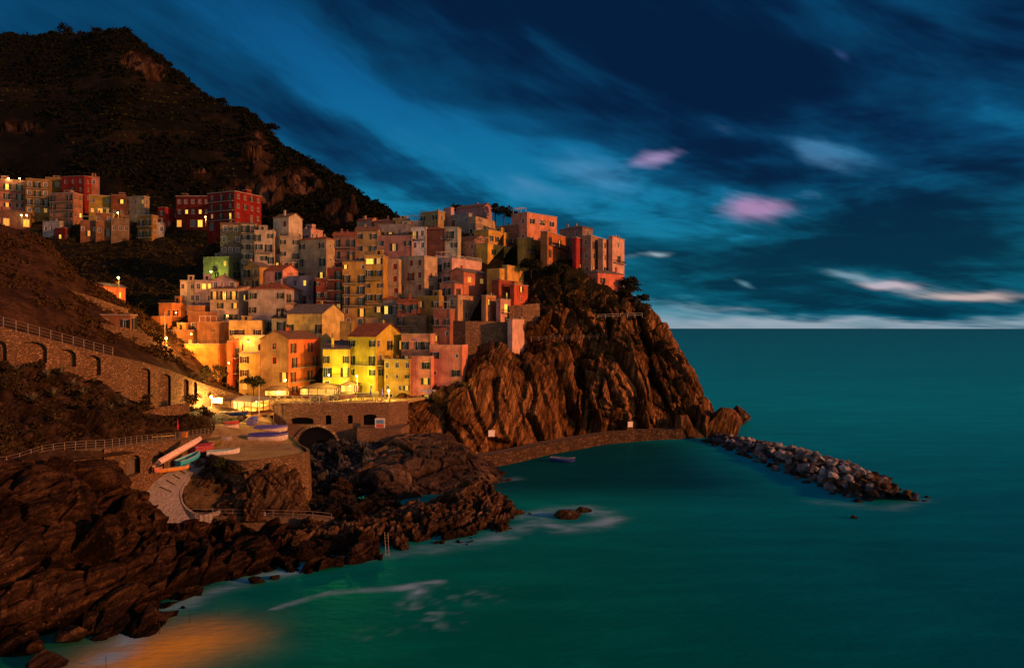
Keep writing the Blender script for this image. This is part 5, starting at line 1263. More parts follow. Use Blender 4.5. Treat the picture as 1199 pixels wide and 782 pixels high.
pavilion('glazed restaurant veranda with brown awning in front of the vermilion house', 351, 392, 401, 466.5, 206, 16, 3.0, M_AWN, 1900, drop=1.0)
pavilion('small cafe awning lit white between the pavilion and the vermilion house', 310, 336, 339, 467, 208, 14, 2.6, M_AWN, 1300, drop=1.0)
pavilion('canopy terrace lit yellow at the foot of the bright yellow gable house', 399, 415, 420, 463, 208.5, 14, 3.0, M_AWN, 700)
m = MB(); p0 = P(247, 465, 189.5); m.box(-1.5, 1.5, -.06, .06, 0, 1.5); b_ = m.build('sign_board', M_CREAM, None, P(254, 472, 189.2), -.2)
m = MB(); m.box(-1.5, 1.5, -.09, -.065, 1.36, 1.5); m.build('frame', M_DKWD, b_)
for x in (-1.1, 1.1): m = MB(); m.bar((x, 0, -2.6), (x, 0, 0), .06, 5); m.build('leg', M_DKWD, b_)
tag(b_, 'plain cream sign board lit by a lamp left of the restaurant pavilion', 'sign')
m = MB(); m.box(-1.25, 1.25, -.05, .05, 0, 2.7); b_ = m.build('information_board', mat_simple('board_white', (.62, .58, .55), .6), None, P(445, 502, 194.5), .05)
m = MB(); m.box(-.95, .95, -.07, -.055, .35, 1.25); m.build('lower_panel', mat_simple('board_red', (.45, .09, .06), .6), b_)
m = MB(); m.box(-.95, .95, -.07, -.055, 1.35, 2.3); m.build('upper_panel', mat_simple('board_blue', (.10, .22, .42), .6), b_)
tag(b_, 'white information board with blue and red panels beside the bridge arcade', 'sign')
m = MB(); dk = [P(418, 500, 193)[:2], P(470, 500, 193)[:2], P(482, 500, 205)[:2], P(420, 500, 205)[:2]]; zt_ = P(445, 501, 194)[2]
m.prism(dk, -1, zt_); tag(m.build('landing_terrace', M_BRIDGE), 'stone landing block with the information board at the right end of the bridge', 'terrace')
for u, v, Y, lab in ((575.5, 507, 203.5, 'larger white notice plate on the slab cliff beside the path'), (738, 496.5, 241.0, 'small white notice plate at the foot of the right hand cliff')):
    p = P(u, v, Y); m = MB(); m.box(-.9, .9, -.05, .05, 0, 1.7); o = m.build('notice_plate', mat_simple('board_white', (.62, .58, .55), .6), None, p - np.array([0, 0, .9]), .4)
    m = MB(); m.bar((-.5, .1, -2.5), (-.5, .1, .3), .05, 4); m.bar((.5, .1, -2.5), (.5, .1, .3), .05, 4); m.build('stand', M_IRON, o); tag(o, lab, 'sign')
# ------------------------------------------------------------------ lamps
def lamp(label, u, v, Y, W, vbase=None, col=(1, .55, .13), head=.32, off=(0, -.5, .1), name='street_lamp'):
    p = P(u, v, Y)
    if vbase: zb = P(u, vbase, Y)[2]; root = empty(name, (p[0], p[1], zb)); h = p[2] - zb
    else: root = empty(name, p); h = 0
    tag(root, label, 'lamp')
    if vbase:
        m = MB(); m.bar((0, .35, -.3), (0, .35, h + .5), .09, 6, .06); m.bar((0, .35, h + .5), (0, 0, h + .35), .04, 5); m.build('pole', mat_simple('lamp_pole', (.30, .26, .2), .6), root)
    else:
        m = MB(); m.bar((0, .9, .25), (0, 0, .3), .035, 5); m.box(-.12, .12, .88, .94, .05, .4); m.build('bracket', M_IRON, root)
    m = MB(); m.bar((0, 0, h + .18), (0, 0, h + .34), .30, 8, .06); m.build('lamp_shade', M_IRON, root)
    m = MB(); m.sphere((0, 0, h), head, 8, 6); m.build('bulb', mat_emit('bulb %.2f %.2f' % (col[1], col[2]), (1, min(1, col[1] * 1.35), col[2] * 2), 22), root)
    point('light', (off[0], off[1], h - .35), W, col, root, .2); return root
lamp('tall street lamp glaring over the footpath at the orange studio', 194.5, 396, 208, 15000, 430, col=(1, .42, .08), off=(2.4, -2.6, .2))
lamp('glaring lamp on a post at the left end of the restaurant pavilion', 247, 464.5, 187.5, 17000, 484, off=(1.4, -2.6, .2))
lamp('wall lamp giving off yellow green light on the flat roofed olive house', 247, 318, 268, 2600, None, (.75, .85, .10), .3, (0, -1.2, 0))
lamp('single lamp on the dark slope above the lone hut', 138.5, 325, 232, 500, 336, (1, .75, .15))
lamp('orange lamp in front of the big crimson hotel', 240.5, 254, 321, 2200, 264, (1, .45, .10), .3)
lamp('yellow lamp between the cottages of the upper hamlet', 138, 249, 326, 900, 256, (1, .7, .15), .3)
lamp('small lamp over a doorway of the left ochre tenement', 404, 346, 246, 550, None, (1, .75, .2), .2, (0, -.8, 0))
lamp('wall lamp high on the brown gable of the vermilion house', 334, 445, 206.5, 3500, None, (1, .6, .1), .28, (0, -.8, 0))
lamp('lamp on the piazza at the corner of the ochre house with narrow windows', 455, 457, 203.5, 2600, 471, (1, .55, .12))
lamp('wall lamp between the vermilion house and the low yellow house', 385, 439, 207.5, 4500, None, (1, .75, .12), .22, (.4, -1.0, 0))
lamp('lamp on the piazza in front of the bright yellow gable house', 418, 440, 207.5, 6500, 468, (1, .80, .10), .2)
lamp('left of two lamps on the roof terrace of the long pink house', 10, 209, 336, 300, 213, (1, .8, .2), .28)
lamp('right of two lamps on the roof terrace of the long pink house', 23, 209, 336, 300, 213, (1, .8, .2), .28)
lamp('left of two lamps outside the low arched house of the hamlet', 25, 252, 326, 300, 262, (1, .7, .15), .28)
lamp('right of two lamps outside the low arched house of the hamlet', 31, 252, 325, 300, 262, (1, .7, .15), .28)
lamp('small garden lamp on the near slope above the footpath', 76.5, 365, 166, 120, 371, (1, .7, .2), .14)
lamp('added wall lamp on the lit corner of the flat roofed orange studio', 224, 391, 219.5, 9000, None, (1, .36, .06), .24, (.6, -1.6, .2))  # added to carry the orange light pool on the lower left houses
lamp('added wall lamp under the parapet of the upper orange house', 206, 366, 233, 7000, None, (1, .34, .06), .2, (.6, -1.8, .2))  # lamp added to brighten the upper orange walls
lamp('added wall lamp beside the vermilion balconies above the curving wall', 268, 425, 212.5, 6000, None, (1, .36, .06), .2, (-.2, -2.0, .2))  # lamp added for the same pool of orange light
lamp('added wall lamp on the cream yellow house under its sloping roof', 290, 400, 226, 2300, None, (1, .42, .08), .2, (.4, -1.6, .2))  # added too, brightens the right edge of the pool
m = MB(); p = P(303.5, 486, 187); m.bar((0, 0, -.3), (0, 0, 7.4), .13, 7, .09); tag(m.build('flag_pole', mat_simple('pale_pole', (.42, .36, .28), .7), None, p), 'bare pale pole standing right of the restaurant pavilion', 'pole')
m = MB(); p = P(193, 396, 214.6); m.bar((0, 0, 0), (0, 0, 7.5), .07, 6, .05); tag(m.build('utility_pole', mat_simple('pale_pole', (.42, .36, .28), .7), None, p), 'thin pale pole rising above the tall street lamp', 'pole')
# ------------------------------------------------------------------ boats
def hull(Lb, Wb, Hb, n=14, k=7, inner=.07):
    """outer and inner skin of an open boat, bow towards +x"""
    g = []
    for i in range(n + 1):
        t = i / n; x = Lb * (t - .5); w = Wb / 2 * (1 - max(0, (t - .45) / .55) ** 2.2) * (.72 + .28 * min(1, t / .3)); w = max(w, .02)
        sh = Hb * (1 + .28 * max(0, (t - .5) / .5) ** 2 + .06 * max(0, (.3 - t) / .3)); kz = .35 * Hb * max(0, (t - .75) / .25) ** 2
        r = []
        for j in range(-k, k + 1):
            a = j / k; r.append((x + (.25 * Lb * .1) * abs(a) * max(0, (t - .6) / .4), w * math.sin(abs(a) ** .8 * math.pi / 2) * (1 if a > 0 else -1), kz + (sh - kz) * abs(a) ** 2.2))
        g.append(r)
    return np.array(g)
def boat(label, loc, rz, Lb, Wb, Hb, col, incol, group=None, cover=None, roll=0.0, pitch=0.0, rim=None, dup=True, cat='boat', name='rowing_boat'):
    Lb, Wb, Hb = Lb * 1.14, Wb * 1.28, Hb * 1.4
    g = hull(Lb, Wb, Hb); n, k, _ = g.shape; root = empty(name, loc, rz); root.rotation_euler = (roll, pitch, rz); tag(root, label, cat, group)
    m = MB(); idx = lambda i, j: i * k + j
    m.add(g.reshape(-1, 3), [(idx(i, j), idx(i + 1, j), idx(i + 1, j + 1), idx(i, j + 1)) for i in range(n - 1) for j in range(k - 1)] + [tuple(idx(0, j) for j in range(k))]); 
    m.build('hull', mat_simple('boat paint %.2f %.2f %.2f' % col, col, .45), root, smooth=False)
    gi = g.copy(); gi[:, :, 1] *= .93; gi[:, :, 2] = np.maximum(gi[:, :, 2], .22 * Hb) ; gi[0, :, 0] += .08; gi[:, :, 2] -= .004
    m = MB(); m.add(gi.reshape(-1, 3), [(idx(i, j), idx(i, j + 1), idx(i + 1, j + 1), idx(i + 1, j)) for i in range(n - 1) for j in range(k - 1)]); m.build('lining', mat_simple('boat lining %.2f %.2f %.2f' % incol, incol, .6), root)
    m = MB()
    for j in (0, k - 1):
        for i in range(n - 1): m.bar(g[i, j], g[i + 1, j], .045, 4)
    m.bar(g[0, 0], g[0, k - 1], .045, 4); m.build('gunwale', mat_simple('boat rim', rim or (.45, .38, .3), .5), root)
    if cover:
        c = []
        for i in range(n):
            t = i / (n - 1); w = g[i, k - 1, 1] * 1.04; z = g[i, k - 1, 2]; up_ = .42 * Hb * math.sin(math.pi * min(1, .15 + t * .8)) + .03 * math.sin(i * 2.1)
            c.append([(g[i, k - 1, 0], w * a, z + up_ * (1 - abs(a) ** 1.6) - (.28 if abs(a) > .99 else 0) + .02) for a in (-1, -.985, -.6, -.25, 0, .25, .6, .985, 1)])
        c = np.array(c); kk_ = 9; m = MB(); m.add(c.reshape(-1, 3), [(i * kk_ + j, i * kk_ + j + 1, (i + 1) * kk_ + j + 1, (i + 1) * kk_ + j) for i in range(n - 1) for j in range(kk_ - 1)]); m.build('cover', mat_simple('tarpaulin %.2f %.2f %.2f' % cover, cover, .6), root)
    else:
        for t in (.3, .58):
            i = int(t * (n - 1)); w = g[i, k - 1, 1] * .95; x = g[i, k - 1, 0]; z = g[i, k - 1, 2] * .72
            m = MB(); m.box(x - .12, x + .12, -w, w, z - .03, z + .02); m.build('seat', mat_simple('boat seat', (.34, .24, .15), .7), root)
    return root
D = math.radians
BL, DB, WT, GRN = (.05, .26, .42), (.03, .05, .22), (.55, .48, .42), (.10, .14, .04)
def on(gp, dz=0): return P(*gp) + np.array([0, 0, dz])
boat('long cream rowing hull leaning diagonally on the vaulted wall', on((214, 533.5, 136.5), .7), D(72), 9.5, 1.0, .55, (.60, .42, .36), (.4, .3, .25), roll=D(-50), pitch=D(-14), name='racing_hull')
boat('bright turquoise boat on the slipway below the cream hull', on((222, 541, 140.5), .05), D(62), 4.3, 1.75, .75, (.04, .34, .46), (.10, .42, .52), pitch=D(-12))
boat('boat under a maroon cover beside the turquoise boat', on((238, 530, 149), .1), D(60), 4.2, 1.9, .9, (.30, .06, .07), WT, cover=(.26, .035, .05))
boat('boat under an olive cover at the top of the slipway', on((250, 523, 153), .1), D(70), 4.2, 1.9, .9, (.12, .09, .03), WT, cover=(.11, .09, .03))
boat('white boat with blue lining pointing at the quay edge', on((262, 517.5, 161), .1), D(-35), 4.6, 1.8, .75, WT, (.14, .25, .36))
boat('white boat with light blue stripe lining at the quay lip', on((261, 534, 147), .15), D(28), 5.2, 1.6, .7, (.50, .48, .50), (.08, .32, .44), rim=(.07, .30, .42))
boat('orange canoe lying on the slipway foot of the wall', on((201, 552.5, 136.3), .1), D(45), 5.2, .8, .4, (.52, .21, .03), (.45, .2, .04), name='canoe', cat='canoe')
boat('small red and white boat outside the right hand boat vault', on((184, 552, 131.5), .15), D(118), 3.2, 1.2, .55, (.50, .16, .10), (.45, .33, .26))
boat('green boat stored at the back of the landing left side', on((262, 494, 180), .1), D(3), 5.4, 1.7, .7, GRN, (.22, .22, .08))
boat('red boat stored in front of the green boat', on((262, 499, 174.5), .1), D(5), 5.6, 1.7, .7, (.36, .05, .035), (.2, .12, .07))
boat('white boat with orange band stored in front of the red boat', on((262, 504.5, 168.5), .1), D(3), 5.6, 1.8, .8, (.55, .40, .28), (.3, .24, .2), rim=(.5, .2, .05))
boat('dark blue boat lying under the pavilion parapet', on((274, 487.5, 184.5), .1), D(5), 5.6, 1.7, .7, (.025, .05, .16), (.05, .07, .14))
boat('boat in a bunched bright blue cover at the top of the right row', on((296, 497, 180), .1), D(95), 4.6, 1.9, .9, (.12, .12, .32), WT, cover=(.05, .07, .38))
boat('boat under a violet blue cover in the middle of the right row', on((317, 508, 173.5), .3), D(4), 6.3, 1.9, .9, WT, WT, cover=(.10, .09, .34))
b1 = boat('large white boat with dark blue cover on a launching trailer', on((314, 521, 161.5), .75), D(2), 7.0, 2.1, 1.0, (.58, .48, .40), WT, cover=(.06, .055, .25))
tr = empty('boat_trailer', on((314, 521, 161.5), .3)); tag(tr, 'low dark trailer under the large white boat', 'trailer')
m = MB(); m.box(-3, 3, -.06, .06, .1, .24); m.box(-2.2, -2.05, -.95, .95, .1, .24); m.box(1.6, 1.75, -.95, .95, .1, .24); m.build('frame', M_IRON, tr)
for x in (-2.1, 1.7):
    for y in (-.95, .95): m = MB(); m.bar((x, y - .08, .05), (x, y + .08, .05), .33, 10); m.build('wheel', M_IRON, tr)
for i, (u, v, Y, c1, c2, lab) in enumerate(((376, 470.5, 199, (.09, .15, .07), (.07, .12, .05), 'boat with dark green cover at the left of the piazza row'), (386, 469.5, 200, (.42, .33, .12), (.38, .30, .10), 'boat with sand yellow cover in the piazza row'),
        (397, 468.5, 200.5, (.12, .16, .05), (.16, .20, .05), 'boat with light green cover in the piazza row'), (406, 467, 201.5, (.25, .10, .05), (.20, .16, .05), 'red hulled boat with olive cover at the right of the piazza row'))):
    boat(lab, on((u, v, Y), .1), D(50), 4.6, 1.7, .8, c1, WT, 'covered boats parked on the piazza', cover=c2)
boat('green open boat propped up below the yellow gable house', on((430, 466, 205), .25), D(15), 5.0, 1.7, .8, (.14, .17, .04), (.2, .2, .08))
boat('small blue boat moored alone in the cove', G(659, 541, -.12), D(-18), 5.6, 1.9, .8, (.03, .05, .20), (.12, .16, .28), name='motor_boat')
# ------------------------------------------------------------------ people
def person(label, loc, rz, pose, shirt, trousers, skin=(.42, .24, .15), hair=(.03, .018, .012)):
    root = empty('person', loc, rz); tag(root, label, 'person')
    J = {'pel': (0, 0, .92), 'ch': (0, 0, 1.32), 'nk': (0, 0, 1.5), 'hd': (0, -.02, 1.63), 'sl': (-.19, 0, 1.42), 'sr': (.19, 0, 1.42), 'el': (-.25, .02, 1.13), 'er': (.25, .02, 1.13), 'wl': (-.24, -.10, .90), 'wr': (.24, -.10, .90),
         'hl': (-.10, 0, .88), 'hr': (.10, 0, .88), 'kl': (-.11, -.03, .48), 'kr': (.11, -.03, .48), 'al': (-.11, .02, .08), 'ar': (.11, .02, .08), 'tl': (-.12, -.17, .04), 'tr': (.12, -.17, .04)}
    if pose == 'sit':
        for k in J: 
            if k[0] not in 'kat' : J[k] = (J[k][0], J[k][1] + (0 if k[0] in 'ph' and k != 'hd' else -.05), J[k][2] - .70)
        J.update(kl=(-.13, -.42, .42), kr=(.15, -.44, .40), al=(-.13, -.50, .03), ar=(.15, -.56, .03), tl=(-.13, -.68, .01), tr=(.15, -.74, .01), el=(-.27, -.14, .46), er=(.27, -.14, .46), wl=(-.16, -.36, .44), wr=(.18, -.38, .42))
    E = [('pel', 'ch'), ('ch', 'nk'), ('nk', 'hd'), ('ch', 'sl'), ('ch', 'sr'), ('sl', 'el'), ('sr', 'er'), ('el', 'wl'), ('er', 'wr'), ('pel', 'hl'), ('pel', 'hr'), ('hl', 'kl'), ('hr', 'kr'), ('kl', 'al'), ('kr', 'ar'), ('al', 'tl'), ('ar', 'tr')]
    Rd = {'pel': .15, 'ch': .15, 'nk': .06, 'hd': .105, 'sl': .07, 'sr': .07, 'el': .045, 'er': .045, 'wl': .032, 'wr': .032, 'hl': .10, 'hr': .10, 'kl': .06, 'kr': .06, 'al': .042, 'ar': .042, 'tl': .035, 'tr': .035}
    ks = list(J); me = bpy.data.meshes.new('body'); me.from_pydata([J[k] for k in ks], [(ks.index(a), ks.index(b)) for a, b in E], [])
    o = bpy.data.objects.new('body', me); COL.objects.link(o); md = o.modifiers.new('skin', 'SKIN'); o.modifiers.new('sub', 'SUBSURF').levels = 1
    for i, k in enumerate(ks): me.skin_vertices[0].data[i].radius = (Rd[k], Rd[k] * (.7 if k in ('ch', 'pel') else 1)); me.skin_vertices[0].data[i].use_root = k == 'pel'
    dg = bpy.context.evaluated_depsgraph_get(); ev = o.evaluated_get(dg); fin = bpy.data.meshes.new_from_object(ev); bpy.data.objects.remove(o)
    hz = J['pel'][2]
    for c in (shirt, trousers, skin): fin.materials.append(mat_simple('cloth %.2f %.2f %.2f' % c, c, .9))
    nk = J['nk'][2]
    for p in fin.polygons:
        c = p.center; p.material_index = 2 if c.z > nk - .02 or min((c - Vector(J['wl'])).length, (c - Vector(J['wr'])).length) < .1 else (1 if (c.z < hz + .02 or (pose == 'sit' and c.y < -.2 and c.z < .5 and abs(c.x) < .2)) else 0)
        p.use_smooth = True
    link('body', fin, root)
    m = MB(); hd = J['hd']; m.sphere((hd[0], hd[1] + .02, hd[2] + .05), .115, 8, 6, (1, 1.05, .85)); m.build('hair', mat_simple('hair %.3f' % hair[0], hair, .8), root)
    return root
person('person in a red top sitting on the shore path', on((304.5, 605.2, 132.9), .1), D(20), 'sit', (.5, .04, .04), (.05, .05, .09))
person('person in a white top sitting right of the one in red on the shore path', on((310, 605.4, 133.1), .1), D(-25), 'sit', (.6, .58, .58), (.04, .04, .06))
person('person in dark red crouching at the foot of the vaulted wall', on((160, 571, 126.5), .1), D(-40), 'sit', (.30, .04, .04), (.04, .03, .05))
person('person in dark clothes standing at the pavilion parapet', on((284, 488.5, 183), .1), D(30), 'stand', (.05, .05, .08), (.03, .03, .04))
person('person in a pale shirt standing on the piazza by the railing', on((365, 471, 199), .1), D(0), 'stand', (.5, .46, .42), (.05, .05, .1))
person('person in a purple top walking across the piazza', on((423, 470, 202), .1), D(70), 'stand', (.22, .08, .25), (.03, .03, .05))
for u, v, Y, rz_, sh_, lab in ((372, 470.5, 199.5, 40, (.4, .08, .05), 'person in a rust red jacket among the covered boats'), (389, 471, 197.5, 10, (.08, .1, .2), 'person in a navy jacket leaning by the lattice railing'), (411, 471, 198.5, -30, (.45, .4, .3), 'person in a beige coat right of the covered boats'),
        (440, 470, 201, 90, (.1, .18, .1), 'person in a green jacket between the two blue parasols'), (327, 470, 203, 20, (.5, .45, .4), 'person in a cream jacket outside the small cafe awning')):
    person(lab, on((u, v, Y), .02), D(rz_), 'stand', sh_, (.04, .04, .06))
p0, p1 = P(178, 424, 206), P(194, 404, 212); st = MB(); n = 9
for i in range(n):
    a = p0 + (p1 - p0) * i / n; b = p0 + (p1 - p0) * (i + 1) / n; st.box(a[0], b[0] - .003, a[1] - .2, a[1] + 2.2, a[2] - 4, a[2] + .35)
so = st.build('stone_steps', mat_plaster((.50, .36, .10))); tag(so, 'yellow lit stone steps beside the tall street lamp', 'steps')
m = MB(); m.add([tuple(p0 + [0, -.45, -2]), tuple(p1 + [0, -4.9, -2]), tuple(p1 + [0, -4.9, 1.5]), tuple(p0 + [0, -.45, 1.3]), tuple(p0 + [0, -.25, -2]), tuple(p1 + [0, -4.7, -2]), tuple(p1 + [0, -4.7, 1.5]), tuple(p0 + [0, -.25, 1.3])], [(0, 1, 2, 3), (7, 6, 5, 4), (3, 2, 6, 7), (0, 3, 7, 4), (1, 5, 6, 2)]); m.build('side_wall', mat_plaster((.50, .36, .10)), so)
# ------------------------------------------------------------------ parasols, screens and small things
def closed_parasol(label, loc, col, h=3.0):
    root = empty('parasol', loc); tag(root, label, 'parasol')
    m = MB(); m.bar((0, 0, 0), (0, 0, h), .035, 6); m.bar((0, 0, 0), (0, 0, .12), .3, 8); m.build('pole', M_IRON, root)
    m = MB(); m.bar((0, 0, h * .38), (0, 0, h * .55), .16, 8, .22); m.bar((0, 0, h * .55), (0, 0, h + .05), .22, 8, .03); m.build('canopy', mat_simple('parasol %.2f %.2f %.2f' % col, col, .9), root)
closed_parasol('closed red parasol on the walk under the rubble wall', on((208, 511, 147), .1), (.45, .03, .03), 3.2)
closed_parasol('closed dark blue parasol in front of the lower rubble wall', on((180, 502, 147), .2), (.06, .06, .16), 2.6)
closed_parasol('left of two closed blue parasols on the piazza', on((434, 470, 203), .1), (.05, .05, .25), 3.6)
closed_parasol('right of two closed blue parasols on the piazza', on((447.5, 470, 203), .1), (.05, .05, .25), 3.6)
m = MB(); m.box(-.45, .45, -.4, .4, 0, .9); m.box(-.5, .5, -.45, .45, .9, 1.0); o = m.build('crate', mat_simple('orange_bin', (.5, .17, .03), .6), None, on((216, 512.5, 147.5), .1)); tag(o, 'orange storage box beside the red parasol', 'box')
m = MB(); m.box(-3.4, 3.4, -.5, .5, .35, .42); o = m.build('plank_table', mat_simple('yellow_plank', (.5, .34, .06), .7), None, on((180, 514.5, 137.0), .1), D(38)); tag(o, 'long yellow plank table on the lower walkway', 'table')
m = MB()
for x in (-3, 0, 3): m.box(x - .05, x + .05, -.4, .4, 0, .35)
m.build('trestle', M_DKWD, o)
o = empty('beach_parasol', P(487, 398.5, 218)); tag(o, 'open lilac parasol on the salmon roof terrace', 'parasol')
m = MB(); m.bar((0, 0, -2.2), (0, 0, .55), .03, 5); m.build('pole', M_IRON, o)
m = MB(); m.bar((0, 0, 0), (0, 0, .55), 1.5, 10, .05); m.build('canopy', mat_simple('lilac_cloth', (.40, .22, .40), .9), o)
def cloth_line(label, u0, u1, v, Y, cols):
    a, b = P(u0, v, Y), P(u1, v, Y); root = empty('washing_line', a); tag(root, label, 'washing line'); A = Vector((0, 0, 0)); B = Vector(b - a); m = MB(); m.bar(A, B, .015, 3); m.build('line', M_IRON, root)
    for i, c in enumerate(cols):
        q = A.lerp(B, (i + .5) / len(cols)); w_, h_ = B.length / len(cols) * .42, .55 + .25 * ((i * 7) % 3); g_ = MB()
        for k in range(4): x0, x1 = -w_ + k * w_ / 2, -w_ + (k + 1) * w_ / 2; z = .05 * math.sin(k * 2 + i); g_.quad(q + Vector((x0, z, -h_)), q + Vector((x1, -z, -h_ + .05)), q + Vector((x1, -z, 0)), q + Vector((x0, z, 0)))
        g_.build('cloth', mat_simple('laundry %.2f %.2f' % c[:2], c, .9), root)
cloth_line('washing line with pale sheets under the lit windows of the coral house', 491, 511, 456, 203.6, [(.5, .4, .5), (.55, .5, .5), (.35, .3, .5), (.55, .45, .4)])
cloth_line('washing line of coloured clothes on the lit laundry balcony', 258, 276, 341, 243.5, [(.5, .1, .06), (.5, .3, .06), (.2, .3, .5), (.5, .42, .3), (.45, .12, .2)])
cloth_line('pinkish washing under the salmon palazzo windows', 628, 640, 259, 283.5, [(.6, .45, .42), (.5, .3, .3)])
m = MB(); m.box(-3, 3, -1.0, 0, 0, .08); m.box(-3, 3, -1.02, -.98, -.3, 0); o = m.build('awning', mat_simple('lilac_awning', (.36, .30, .44), .9), None, P(283, 353, 247), .1); o.rotation_euler = (D(-25), 0, D(-6)); tag(o, 'lilac fabric awning on the right corner of the lit balcony house', 'awning')
m = MB(); m.box(-2.6, 2.6, -1.3, 0, 0, .08); o = m.build('awning', mat_simple('white_awning', (.5, .46, .42), .9), None, P(318, 350, 252.0), .1); o.rotation_euler = (D(-20), 0, D(-10)); tag(o, 'pale awning over a balcony of the wide grey house', 'awning')
for i, (u, v, Y, h) in enumerate(((464, 257, 309, 3), (472, 257, 309, 3.4), (480, 259, 306, 3.0), (466, 259, 311, 2.4), (300, 262, 274, 2.2), (566, 241, 306, 2.2), (664, 266, 284, 2.0), (230, 355, 242, 2.4))):
    m = MB(); m.bar((0, 0, -.3), (0, 0, h), .04, 4)
    for k in range(3): m.bar((-.7 + .1 * k, 0, h - .1 - .25 * k), (.7 - .1 * k, 0, h - .1 - .25 * k), .025, 3)
    tag(m.build('aerial', M_IRON, None, P(u, v, Y)), 'thin television aerial on a village rooftop', 'aerial', 'television aerials on the roofs')
for i, (u, v) in enumerate(((124, 782), (187, 742), (222, 728), (257, 718))):
    p = G(u, v); m = MB(); m.bar((0, 0, -2), (0, 0, 1.3), .03, 5); tag(m.build('mooring_post', M_IRON, None, p), 'thin post standing in the shallows off the near shore', 'post', 'posts in the shallows')
p = P(465, 640, 121.5); m = MB(); q0, q1 = surf_at(fr_g if 'fr_g' in globals() else SHORE, 452, 620), None
o = empty('ladder', P(454, 648, 118)); tag(o, 'steel bathing ladder on the shore rocks', 'ladder'); m = MB()
for s in (-.25, .25): m.bar((s, 0, -1), (s - .5, 1.6, 2.9), .025, 5)
for k in range(9): t = k / 9; m.bar((-.25 - .5 * t, 1.6 * t, -1 + 3.9 * t), (.25 - .5 * t, 1.6 * t, -1 + 3.9 * t), .02, 4)
m.build('frame', M_STEEL, o)
# pergola cottage on the near slope
H('low cottage with flat pergola roof on the near slope above the footpath', 118, 152, 160, 369, 386, (.26, .11, .05), 'cornice', 'p.d', 'd', Y=181, rel=20)
# ------------------------------------------------------------------ vegetation
def leaf_cloud(name, centres, radii, n, size, mat, squash=.75, seed=1):
    r = np.random.default_rng(seed); N = len(centres); c = np.repeat(centres, n, 0); rad = np.repeat(radii, n)
    d = r.normal(size=(N * n, 3)); d /= np.linalg.norm(d, axis=1, keepdims=True); d[:, 2] = np.abs(d[:, 2]) * 1.1 - .25
    k = (.45 + .6 * r.random(N * n) ** .6) * (1 + .25 * np.sin(5 * d[:, 0] + 3 * np.repeat(r.random(N) * 9, n)))
    p = c + d * (rad * k)[:, None] * np.array([1, 1, squash])
    a = r.normal(size=(N * n, 3)); a /= np.linalg.norm(a, axis=1, keepdims=True); b = np.cross(a, d + r.normal(size=d.shape) * .5); b /= np.linalg.norm(b, axis=1, keepdims=True) + 1e-9
    s = (size * (.6 + .8 * r.random(N * n)) * np.repeat(np.minimum(1.6, radii / np.mean(radii)) ** .5, n))[:, None]
    v = np.stack([p - a * s, p - b * s * .55, p + a * s, p + b * s * .55], 1).reshape(-1, 3)
    return np_mesh(name, v, np.arange(len(v)).reshape(-1, 4), mat)
def scatter(g, n, seed, keep=None, pad=0):
    r = np.random.default_rng(seed); m, k, _ = g.shape; out = []
    i = r.integers(pad, m - 1 - pad, n); j = r.integers(0, k - 1, n); p = g[i, j] + (g[i + 1, j + 1] - g[i, j]) * r.random((n, 1))
    if keep is not None: q = keep(p, i, j); p = p[q]
    u = CX + p[:, 0] / p[:, 1] * F
    return p[(u > -60) & (u < 1000)]
L_DARK = mat_leaf('dark_scrub_leaf', (.002, .0032, .0012), (.007, .0085, .003), .12); L_VINE = mat_leaf('vine_leaf', (.020, .027, .005), (.052, .056, .012), .3)
L_BANK = mat_leaf('bank_leaf', (.014, .011, .004), (.055, .036, .012), .5); L_TREE = mat_leaf('tree_leaf', (.007, .009, .004), (.024, .024, .009), .6)
def stuff(name, me, label): o = link(name, me); o['label'] = label; o['kind'] = 'stuff'; return o
def px(p): return CX + p[:, 0] / p[:, 1] * F, CY - (p[:, 2] - CAMZ) / p[:, 1] * F
nz = lambda p, s, k: fbm(p / s, 3, k)
p = scatter(HILL, 15000, 1, lambda p, i, j: (nz(p, 55, 3) > -.4) & (i < 222) & (p[:, 1] > 345) & (HILL_ROCK[i, j] < .35) & ((HILL_TERR[i, j] < .3) | (nz(p, 26, 55) > .02)))
stuff('mountain_scrub', leaf_cloud('mountain_scrub', p, 1.2 + 2.6 * np.random.default_rng(2).random(len(p)) ** 2, 16, 1.0, L_DARK, .8, 3), 'dark scrub and small trees covering the mountain side')
frac = None
p = scatter(HILL, 9000, 5, lambda p, i, j: (HILL_TERR[i, j] > .4) & ((p[:, 2] + 2.2 * vnoise(p / 45, 77)) / 5.5 % 1 < .5) & (nz(p, 40, 9) > -.05))
stuff('vineyard', leaf_cloud('vineyard', p, np.full(len(p), .9), 9, .6, L_VINE, .6, 6), 'rows of vines on the dry stone terraces of the mountain')
def keepv(p, i, j):
    u, v = px(p); return ((u < 330) | (nz(p, 12, 4) > .25)) & (i > 12) & (u < 560)
p = scatter(VILLAGE, 4200, 7, keepv)
stuff('slope_scrub', leaf_cloud('slope_scrub', p, .7 + 1.5 * np.random.default_rng(3).random(len(p)), 30, .45, mat_leaf('slope_leaf', (.012, .010, .004), (.045, .036, .012), .2), .7, 8), 'brown and green scrub on the slope between the houses')
p = scatter(SPUR, 3200, 9, lambda p, i, j: (i > 12) & (i < 95) & (nz(p, 12, 14) > -.12))
stuff('spur_scrub', leaf_cloud('spur_scrub', p, .5 + 1.1 * np.random.default_rng(4).random(len(p)), 36, .32, mat_leaf('spur_leaf', (.016, .010, .004), (.065, .034, .012), .3), .75, 10), 'rusty brown scrub on the near slope above the footpath')
p = scatter(BANK, 2600, 11, lambda p, i, j: (i > 12) & (i < 84) & (nz(p, 8, 24) > -.02) & (px(p)[0] < 245))
